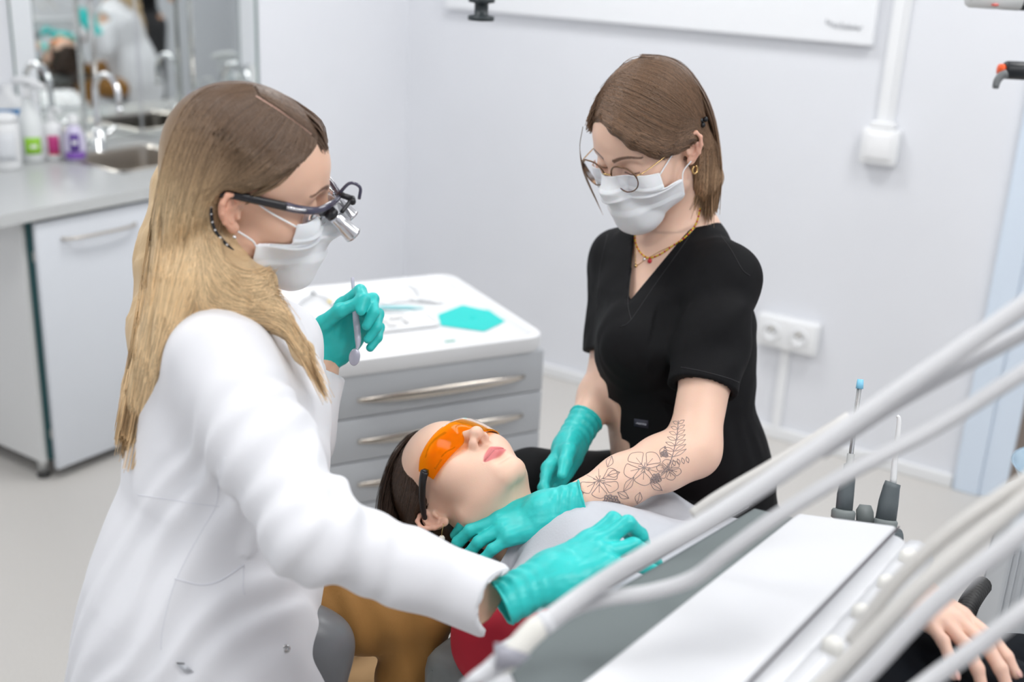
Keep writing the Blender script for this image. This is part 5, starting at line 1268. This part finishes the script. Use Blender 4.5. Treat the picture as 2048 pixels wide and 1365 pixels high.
# bib draped over the chest
def p_sup(P): return smin(smin(p_shirt(P), p_torso(P, .006), .05), rc(P, pp(.12, .0, -.02), pp(.2, .0, -.02), .045, .06), .05)
bx, by = np.meshgrid(np.linspace(.098, .60, 70), np.linspace(-.150, .235, 60), indexing='ij')
hx_ = np.stack([bx.ravel(), by.ravel(), np.full(bx.size, .16)], 1)+P_C
for _ in range(60): hx_[:, 2] -= np.clip(p_sup(hx_.astype(f32)), -.02, .02)*.8; hx_[:, 2] = np.maximum(hx_[:, 2], P_C[2]-.14)
hz = hx_[:, 2].reshape(bx.shape)
for _ in range(6): hz = np.maximum(hz, (np.roll(hz, 1, 0)+np.roll(hz, -1, 0)+np.roll(hz, 1, 1)+np.roll(hz, -1, 1))/4)
neckcut = np.clip(.034-np.abs(by)*.22, 0, 1)
G_ = np.stack([bx+P_C[0]+np.where(bx < .25, neckcut*(1-(bx-.098)/.152), 0), by+P_C[1], hz+.005], -1)
G_[..., 2] += .0035*np.sin(by*48+bx*20)*sstep(.1, .3, bx)+.004*(vnoise((G_.reshape(-1, 3)).astype(f32), 22).reshape(bx.shape)-.5)
bib = thing('patient_bib', "pale grey paper bib spread over the patient's chest", 'bib', tuple(pp(.3, 0, .0)))
put('sheet', sheet(G_, .001), mat('pale grey paper', (.52, .54, .585), .85, bump=.15, bscale=300, vary=.03, vscale=25), bib)
for k in (1,):
    m_ = np.abs(by[0]-k*.075) < .03; fold = G_[:9][:, m_].copy(); fold[..., 2] += .003+.010*np.linspace(1, 0, 9)[:, None]; fold[..., 0] -= .004
    put('neck_fold', sheet(fold, .001), mat('pale grey paper', (1, 1, 1)), bib)
# dental chair
chr_ = thing('dental_chair', 'grey upholstered reclining dental chair under the patient', 'dental chair', tuple(pp(.5, .0, 0)*V(1, 1, 0)))
M_uph = mat('grey upholstery', (.17, .18, .175), .45, bump=.08, bscale=500); M_shell = mat('white chair shell', (.80, .81, .83), .3)
def slab(x0, x1, w0, w1, zt, th, name, m, inset=0., bev=.03):
    pts = [(x0, -w0/2), (x0+.05, -w0/2-.01), (x1-.05, -w1/2), (x1, -w1/2+.03), (x1, w1/2-.03), (x1-.05, w1/2), (x0+.05, w0/2+.01), (x0, w0/2)]
    pts = [(a, b*(1-inset)) for a, b in pts]
    return put(name, xf(prism(pts, zt-th, zt, bev, 4), None, P_C+V(0, .0, 0)), m, chr_, True, auto=60)
slab(.09, .72, .47, .52, -.122, .085, 'backrest', M_uph); slab(.11, .72, .47, .52, -.209, .05, 'backrest_shell', M_shell, .04, .02)
slab(.74, 1.5, .52, .5, -.20, .09, 'seat', M_uph); slab(.74, 1.5, .5, .48, -.295, .05, 'seat_shell', M_shell, .04, .02)
slab(1.515, 1.85, .44, .40, -.20, .07, 'leg_rest', M_uph)
slab(-.10, .085, .24, .26, -.115, .06, 'headrest', M_uph, 0, .024)
put('headrest_bar', tube([pp(0, 0, -.175), pp(.0, 0, -.21), pp(.14, 0, -.25)], .012, 10), M_chrome, chr_)
put('column', lathe([(.20, 0), (.20, .04), (.13, .07), (.12, P_C[2]-.345)], 32, None, tuple(pp(.8, 0, 0)*V(1, 1, 0))), M_shell, chr_)
ZZ = P_C[2]
put('seam', tube([pp(.150, -.246, -.150), pp(.3, -.251, -.150), pp(.5, -.256, -.150), pp(.64, -.261, -.150)], .0016, 6), mat('dark stitching', (.06, .06, .06), .7), chr_)
# saddle stool under the dentist
st = thing('saddle_stool', 'grey saddle stool under the dentist', 'stool', tuple(da(560, 1330, 1.46)*V(1, 1, 0)))
s_c = da(610, 1330, 1.44)
def stool_f(P):
    d = chain(P, [da(520, 1300, 1.42), da(610, 1275, 1.40), da(650, 1290, 1.41), da(640, 1370, 1.42)], [.055, .034, .028, .028], .04)
    d = smin(d, chain(P, [da(520, 1320, 1.50), da(600, 1320, 1.42), da(610, 1400, 1.42)], [.06, .045, .04], .04), .04)
    return smin(d, chain(P, [da(500, 1320, 1.56), da(600, 1290, 1.58), da(640, 1310, 1.58)], [.06, .04, .03], .04), .05)
v, q = isosurf(stool_f, s_c-V(.22, .22, .14), s_c+V(.22, .22, .16), .005, 1); put('seat', (v, q), mat('grey moulded leather', (.16, .165, .175), .35), st)
bx_ = da(560, 1380, 1.48)
put('gas_post', tube([bx_*V(1, 1, 0)+V(0, 0, .1), bx_], .022, 14), M_chrome, st)
put('base', join(*[tube([bx_*V(1, 1, 0)+V(0, 0, .1), bx_*V(1, 1, 0)+V(.28*math.cos(a), .28*math.sin(a), .07)], [.026, .016], 8) for a in np.linspace(0, 6.283, 6)[:-1]]), mat('polished alloy', (.6, .6, .6), .2, 1.), st)
for a in np.linspace(0, 6.283, 6)[:-1]:
    put('caster', xf(lathe([(.0, -.012), (.028, -.012), (.03, 0), (.028, .012), (.0, .012)], 18), rotz(a)@rotx(math.pi/2), bx_*V(1, 1, 0)+V(.28*math.cos(a), .28*math.sin(a), .03)), M_black, st)
# ================================================================== DELIVERY UNIT IN THE FOREGROUND
ZU = 1.0
def up_(px, py, z=ZU): return onz(px, py, z)
un = thing('dental_unit', 'white instrument delivery unit with grey mat and hoses in the right foreground', 'dental unit', tuple(up_(1500, 1200)*V(1, 1, 0)))
M_unit = mat('white unit plastic', (.64, .65, .675), .3); M_mat = mat('grey green rubber mat', (.135, .16, .163), .65, bump=.1, bscale=400)
l0, l1 = up_(1000, 1305), up_(1500, 1012); c0, c1 = up_(1172, 1365), up_(1592, 1034); s0, s1 = up_(1507, 1365), up_(1797, 1061); e0, e1 = up_(1590, 1365), up_(1838, 1085)
ext = lambda a, b, k: a+(a-b)*k
l0e, c0e, s0e, e0e = ext(l0, l1, .0), ext(c0, c1, .22), ext(s0, s1, .30), ext(e0, e1, .30)
l0b = ext(l0, l1, .06)
poly = [l0b, c0e, s0e, e0e, e1, s1+(s1-s0)*.02, c1+(c1-c0)*.03, l1+(l1-l0)*.02]
put('tray_body', prism([tuple(p[:2]) for p in poly], ZU-.075, ZU-.006, .012, 3), M_unit, un, True, auto=50)
put('mat', prism([tuple(p[:2]) for p in (l0+(c0-l0)*.05, c0e*.8+c0*.2, c1, l1+(c1-l1)*.1)], ZU-.006, ZU-.002, .001), M_mat, un, False)
put('console_panel', prism([tuple(p[:2]) for p in (c0e+(s0e-c0e)*.01, s0e-(s0e-c0e)*.02, s1-(s1-c1)*.02, c1+(s1-c1)*.01)], ZU-.007, ZU+.006, .004, 3), M_unit, un, True, auto=50)
put('seam', tube([s0e+V(0, 0, .0045), s1+V(0, 0, .0045)], .0011, 6), mat('dark seam', (.10, .09, .10), .6), un)
rr_ = tube(spline([e0e+V(0, 0, -.02), e0*.5+e1*.5+V(.006, 0, -.016), e1+V(0, 0, -.018)], 20), .020, 12); put('side_roll', rr_, M_unit, un)
put('left_rim', tube(spline([l0+V(-.004, 0, .0), (l0+l1)/2+V(-.004, 0, .0), l1+V(-.004, 0, .0)], 14), .0042, 8), M_unit, un)
put('edge_line', tube(spline([l0+V(.002, 0, .003), (l0+l1)/2+V(.002, 0, .003), l1+V(.002, 0, .003)], 14), .0014, 6), mat('dark edge', (.07, .075, .08), .6), un)
for px, py in ((1816, 1124), (1773, 1177), (1722, 1236), (1663, 1302)):
    b = up_(px, py, ZU+.0); kn = put('knob', lathe([(.011, -.02), (.011, .004), (.0105, .010), (.006, .014), (.001, .015)], 18, None, b), mat('ivory knob', (.80, .79, .75), .35), un)
    put('knob_ring', lathe([(.0125, -.018), (.0125, -.012)], 18, None, b), mat('grey ring', (.32, .33, .35), .5), kn)
# bracket and nozzle at the near corner
br = [at(996, 1286, .985), at(1062, 1312, 1.0), at(1034, 1336, .99), at(1000, 1338, .98)]
put('bracket', sheet(np.array([[br[0], br[1]], [br[3], br[2]]]), .006), mat('smoky grey plastic', (.35, .35, .40), .3), un)
put('arm_post', tube(spline([up_(1500, 1300, ZU-.06), up_(1560, 1330, ZU-.15), V(.15, .95, .75), V(.5, .75, .6)], 20), .03, 14), M_unit, un)
put('arm_column', lathe([(.16, 0), (.16, .03), (.06, .06), (.05, .55), (.18, .58), (.18, .64), (.17, .65)], 24, None, (.54, .735, 0)), M_unit, un)
M_hose = mat('white grey hose', (.66, .665, .685), .5, bump=.1, bscale=150); M_hoseb = mat('ivory hose', (.67, .655, .63), .5)
HOSES = []
def hose(path, r, label, m=M_hose, tip=None, n=110):
    w_ = [at(*q) for q in path]; w_.append(w_[-1]+(w_[-1]-w_[-2])*.7); w_ += [w_[-1]*.55+V(.52, .74, .62)*.45+V(.10, -.02, .16), V(.57, .60+.045*len(HOSES), .80), V(.54, .60+.045*len(HOSES), .64)]; HOSES.append(1); p = spline(w_, n); t = thing('hose', label, 'hose', tuple(p[0]), 0, 'instrument hoses of the dental unit')
    rr = np.full(n, r); put('tube', tube(p, rr, 14), m, t)
    return t, p
t, p = hose([(1088, 1246, 1.02), (1180, 1180, 1.03), (1290, 1112, 1.02), (1400, 1052, 1.01), (1560, 948, 1.0), (1800, 782, .98), (2048, 612, .95), (2350, 400, .9)], .0086, 'thick upper white hose crossing diagonally to the upper right corner')
hd = spline([at(985, 1348, 1.0), at(1010, 1325, 1.005), at(1060, 1270, 1.015), at(1092, 1242, 1.02)], 16)
put('handpiece', tube(hd, np.interp(np.linspace(0, 1, 16), [0, .2, .25, .8, 1], [.005, .0075, .0098, .0112, .0095]), 14), mat('ivory handpiece', (.78, .77, .72), .3), t)
put('nozzle', tube([at(925, 1372, .985), at(950, 1358, .99), at(975, 1345, .995), at(1005, 1322, 1.0)], [.0035, .006, .008, .0095], 14), M_unit, t)
put('coupling', tube([at(1076, 1256, 1.018), at(1098, 1238, 1.021)], .0108, 14), M_unit, t)
hose([(1640, 905, 1.02), (1800, 800, 1.0), (2048, 665, .99), (2350, 500, .95)], .0072, 'grey white hose running close below the thick upper hose', M_hose)
hose([(1086, 1262, 1.05), (1140, 1222, 1.05), (1200, 1200, 1.04), (1300, 1185, 1.03), (1385, 1158, 1.02), (1455, 1105, 1.01), (1560, 1030, 1.0), (1700, 945, .99), (1880, 850, .98), (2048, 745, .96), (2350, 560, .92)], .0070, 'curving white hose that dips over the grey mat')
hose([(1700, 1285, .99), (1790, 1168, .97), (1900, 1065, .95), (2048, 962, .93), (2300, 800, .9)], .0062, 'slim ivory hose, highest of those at the lower right', M_hoseb)
hose([(1590, 1420, .97), (1700, 1318, .96), (1850, 1165, .94), (2048, 1000, .92), (2300, 800, .9)], .0074, 'ivory hose second from the top at the lower right', M_hoseb)
hose([(1640, 1440, .93), (1740, 1340, .92), (1860, 1215, .91), (2048, 1062, .89), (2300, 860, .87)], .0078, 'white hose third from the top at the lower right', M_hose)
hose([(1760, 1440, .90), (1860, 1362, .90), (1960, 1290, .89), (2048, 1222, .88), (2300, 1030, .86)], .0072, 'lowest white hose, crossing in front of the patient hand', M_hose)
o = put('support_rod', tube(spline([at(1385, 1030, 1.25), at(1440, 992, 1.24), at(1560, 922, 1.22), at(1700, 835, 1.2)], 20), .0065, 10), M_hoseb); tag(o, 'thin ivory rod running behind the thick upper hose', 'rod')
# ---- suction handpieces in their holder
SZ = 1.74
sh = thing('suction_holder', 'grey holder bracket for the suction handpieces behind the unit', 'holder', tuple(at(1730, 1050, SZ)))
M_grey = mat('slate grey plastic', (.105, .125, .135), .5); M_lgrey = mat('light grey plastic', (.42, .43, .43), .45)
def upright(px, py, lean=.0): return at(px, py, SZ)
axis = nrm(at(1718, 790, SZ)-at(1690, 1020, SZ))
put('bracket', join(tube([at(1672, 1052, SZ), at(1730, 1060, SZ), at(1800, 1075, SZ)], .018, 12, flat=.6), tube([at(1735, 1065, SZ), at(1735, 1250, SZ+.05), at(1735, 1400, SZ+.1)], .014, 10)), M_grey, sh)
tab = np.array([[at(1712, 1045, SZ+.005), at(1746, 1050, SZ+.005)], [at(1712, 1020, SZ+.005), at(1745, 1024, SZ+.005)], [at(1719, 1009, SZ+.005), at(1740, 1011, SZ+.005)]])
put('tab', sheet(tab, .006), mat('mid grey plastic', (.20, .225, .225), .5), sh)
for px, py in ((1687, 1024), (1771, 1043)):
    put('holder_ring', xf(lathe([(.015, -.012), (.0175, -.010), (.018, 0), (.016, .003), (.011, .004)], 24), frame(np.cross(axis, RT), axis), at(px, py, SZ)), mat('mid grey plastic', (.2, .2, .2)), sh)
s1_ = thing('saliva_ejector', 'suction handpiece with a clear straw and light blue tip', 'suction tool', tuple(at(1687, 1024, SZ)))
put('handle', tube([at(1688, 1022, SZ), at(1691, 990, SZ), at(1696, 958, SZ), at(1697, 950, SZ)], [.0125, .0125, .0108, .009], 18), M_grey, s1_)
put('collar', tube([at(1697, 952, SZ), at(1699, 930, SZ), at(1700, 928, SZ), at(1702, 908, SZ)], [.0085, .0085, .006, .0058], 16), M_lgrey, s1_)
put('straw', tube([at(1702, 910, SZ), at(1710, 840, SZ), at(1719, 775, SZ)], .0035, 12), mat('clear tube', (.80, .82, .84), .08, trans=.75, ior=1.2), s1_)
put('wire', tube([at(1701, 910, SZ), at(1709, 840, SZ), at(1718, 775, SZ)], .0010, 6), mat('steel wire', (.25, .22, .2), .3, 1.), s1_)
put('tip', tube([at(1719, 778, SZ), at(1720, 768, SZ), at(1721, 759, SZ)], [.0056, .0052, .0046], 14), mat('light blue plastic', (.25, .62, .85), .35), s1_)
s2_ = thing('suction_tip', 'dark grey suction handpiece with a thin white bent tube', 'suction tool', tuple(at(1771, 1043, SZ)))
put('handle', tube([at(1771, 1042, SZ), at(1777, 1005, SZ), at(1783, 975, SZ), at(1786, 966, SZ)], [.0155, .0148, .0125, .0118], 18), M_grey, s2_)
put('tube', tube(spline([at(1786, 968, SZ), at(1790, 920, SZ), at(1797, 860, SZ), at(1798, 838, SZ), at(1794, 832, SZ)], 20), np.linspace(.005, .0024, 20), 10), mat('milky tube', (.80, .81, .82), .3), s2_)
# ---- rinsing unit at the right edge, ribbed hose
ru = thing('spittoon_unit', 'pale rinsing unit with a light blue glass bowl at the right edge', 'spittoon', tuple(at(2080, 1250, 1.9)*V(1, 1, 0)))
rb = at(2150, 1000, 1.95)
put('column', xf(prism(rrect(.26, .30, .06, 6), 0, rb[2]-.03, .02, 3), rotz(.3), (rb[0]+.03, rb[1], 0)), mat('pale grey unit shell', (.62, .66, .70), .35), ru, True, auto=50)
put('bowl', lathe([(.02, -.03), (.05, -.028), (.085, -.005), (.105, .03), (.108, .033), (.103, .031), (.083, .0), (.05, -.022), (.005, -.025)], 40, None, rb+V(-.0, -.02, .028)), mat('blue glass bowl', (.60, .78, .92), .12, trans=.6), ru)
rp = spline([at(1905, 1275, 1.62), at(1925, 1240, 1.63), at(1940, 1205, 1.66), at(1965, 1170, 1.72)], 90)
o = put('ribbed_hose', tube(rp, .013+.0018*np.sin(np.arange(90)*1.6), 14), mat('black rubber hose', (.02, .02, .02), .5)); tag(o, 'black ribbed rubber hose beside the patient hand', 'hose')
# ---- overhead pieces
lh = thing('lamp_handle', 'dark ridged grip hanging from above at the top of the photo', 'lamp', tuple(at(962, 40, 2.3)))
a0 = at(962, 42, 2.3)
prof = [(.014, 0), (.026, .001), (.027, .006), (.026, .010), (.014, .012), (.014, .034), (.026, .036), (.027, .041), (.026, .045), (.0145, .047), (.0145, .075), (.024, .078), (.024, .10), (.012, .105)]
put('grip', lathe(prof, 28, None, a0), mat('dark slate plastic', (.035, .045, .05), .4), lh)
put('stem', tube([a0+V(0, 0, .1), V(a0[0], a0[1], CEIL_Z)], .012, 12), M_plastic, lh)
mi = thing('microscope_arm', 'white and black microscope arm reaching in at the upper right corner', 'microscope', tuple(at(2100, -200, 2.2)))
put('arm', tube([at(1936, -9, 2.2), at(1942, -8.6, 2.2), at(2040, -2, 2.2)], [.019, .022, .022], 16), mat('white enamel arm', (.72, .73, .72), .3), mi)
put('joint', tube([at(2040, -2, 2.2), at(2130, 4, 2.2)], .021, 16), M_black, mi)
put('badge', xf(lathe([(.0075, 0), (.0075, .001)], 14, None, (0, 0, 0), 1, .4), frame(UP, -FW), at(1990, 10, 2.178)), mat('red badge', (.6, .12, .1), .4), mi)
put('handle', tube([at(2008, 140, 2.2), at(2012, 140, 2.2), at(2130, 146, 2.2)], [.014, .017, .018], 16), mat('black grip', (.016, .018, .022), .4), mi)
put('button', tube([at(1997, 139, 2.2), at(2010, 140, 2.2)], [.0105, .0112], 14), mat('orange button', (.85, .10, .01), .4), mi)
put('lever', tube(spline([at(2012, 148, 2.19), at(2002, 152, 2.19), at(1994, 163, 2.19), at(1991, 176, 2.19)], 12), np.linspace(.009, .006, 12), 10), mat('grey lever', (.15, .16, .165), .4), mi)
put('post', tube([at(2120, 146, 2.2), at(2130, 4, 2.2), at(2130, -300, 2.2)], .02, 12), M_black, mi)
# ---- the photographer, behind the camera; the corner mirrors show her
_fh = nrm(FW*V(1, 1, 0)); w_ = -_fh*.30+nrm(RT*V(1, 1, 0))*.05
by_ = thing('person', 'photographer in black top and trousers, visible only as a reflection in the mirrors', 'person', tuple(w_))
fcm = _fh; sd = np.cross(V(0, 0, 1), fcm)
def B(a, b, z): return w_+sd*a+fcm*b+V(0, 0, z)
HR = head_frame(fcm, V(0, 0, 1)); HC = B(0, .02, 1.58)
def b_body(P):
    d = near(P, HC, .15, lambda A: head_f((A-HC.astype(f32))@HR.astype(f32)))
    d = smin(d, rc(P, B(0, 0, 1.54), B(0, -.02, 1.42), .05, .055), .03)
    d = smin(d, chain(P, [B(-.15, -.02, 1.37), B(0, -.02, 1.39), B(.15, -.02, 1.37)], [.048, .06, .048], .03), .04)
    d = smin(d, chain(P, [B(0, -.01, 1.3), B(0, 0, 1.1), B(0, -.02, .95)], [.105, .095, .12], .05), .05)
    for s in (-1, 1):
        d = smin(d, chain(P, [B(s*.17, -.02, 1.36), B(s*.24, -.02, 1.10), B(s*.16, .10, 1.28), B(s*.08, .15, 1.44)], [.045, .038, .026, .03], .02), .03)
        d = smin(d, chain(P, [B(s*.08, -.02, .9), B(s*.085, 0, .5), B(s*.09, -.02, .08)], [.09, .06, .042], .03), .03)
        d = smin(d, rc(P, B(s*.09, -.03, .04), B(s*.10, .13, .03), .035, .03), .02)
    return d
v, q = isosurf(b_body, w_-V(.4, .4, .02), w_+V(.4, .4, 1.75), .008, 1); o = put('body', (v, q), skin_mat('skin'), by_); vcol(o, np.tile(np.array((.72, .40, .25)), (len(v), 1)))
def b_top(P):
    d = smin(chain(P, [B(0, -.01, 1.3), B(0, 0, 1.1), B(0, -.02, .92)], [.113, .104, .128], .05), chain(P, [B(-.13, -.02, 1.37), B(.13, -.02, 1.37)], [.055, .055], .03), .04)
    return smax(d, -sph(P, B(0, .10, 1.42), .12), .01)
v, q = isosurf(b_top, w_+V(-.4, -.4, .7), w_+V(.4, .4, 1.5), .008, 1); put('top', (v, q), M_scrub, by_)
def b_pants(P):
    d = chain(P, [B(0, -.02, .95), B(0, -.02, .86)], [.13, .125], .03)
    for s in (-1, 1): d = smin(d, chain(P, [B(s*.08, -.02, .88), B(s*.085, 0, .5), B(s*.09, -.02, .09)], [.10, .07, .055], .03), .03)
    return d
v, q = isosurf(b_pants, w_+V(-.4, -.4, .0), w_+V(.4, .4, 1.15), .008, 1); put('trousers', (v, q), mat('charcoal cloth', (.02, .02, .022), .8), by_)
v, q = isosurf(lambda P: smax(ell((P-HC.astype(f32))@HR.astype(f32), (0, -.02, .045), (.083, .102, .092)), hairline((P-HC.astype(f32))@HR.astype(f32), (0, .006, .03), (0, .66, -.75)), .01), HC-.15, HC+.16, .006, 1); o = put('hair', (v, q), M_hair_d, by_); vcol(o, np.tile(np.array((.05, .03, .02)), (len(v), 1)))
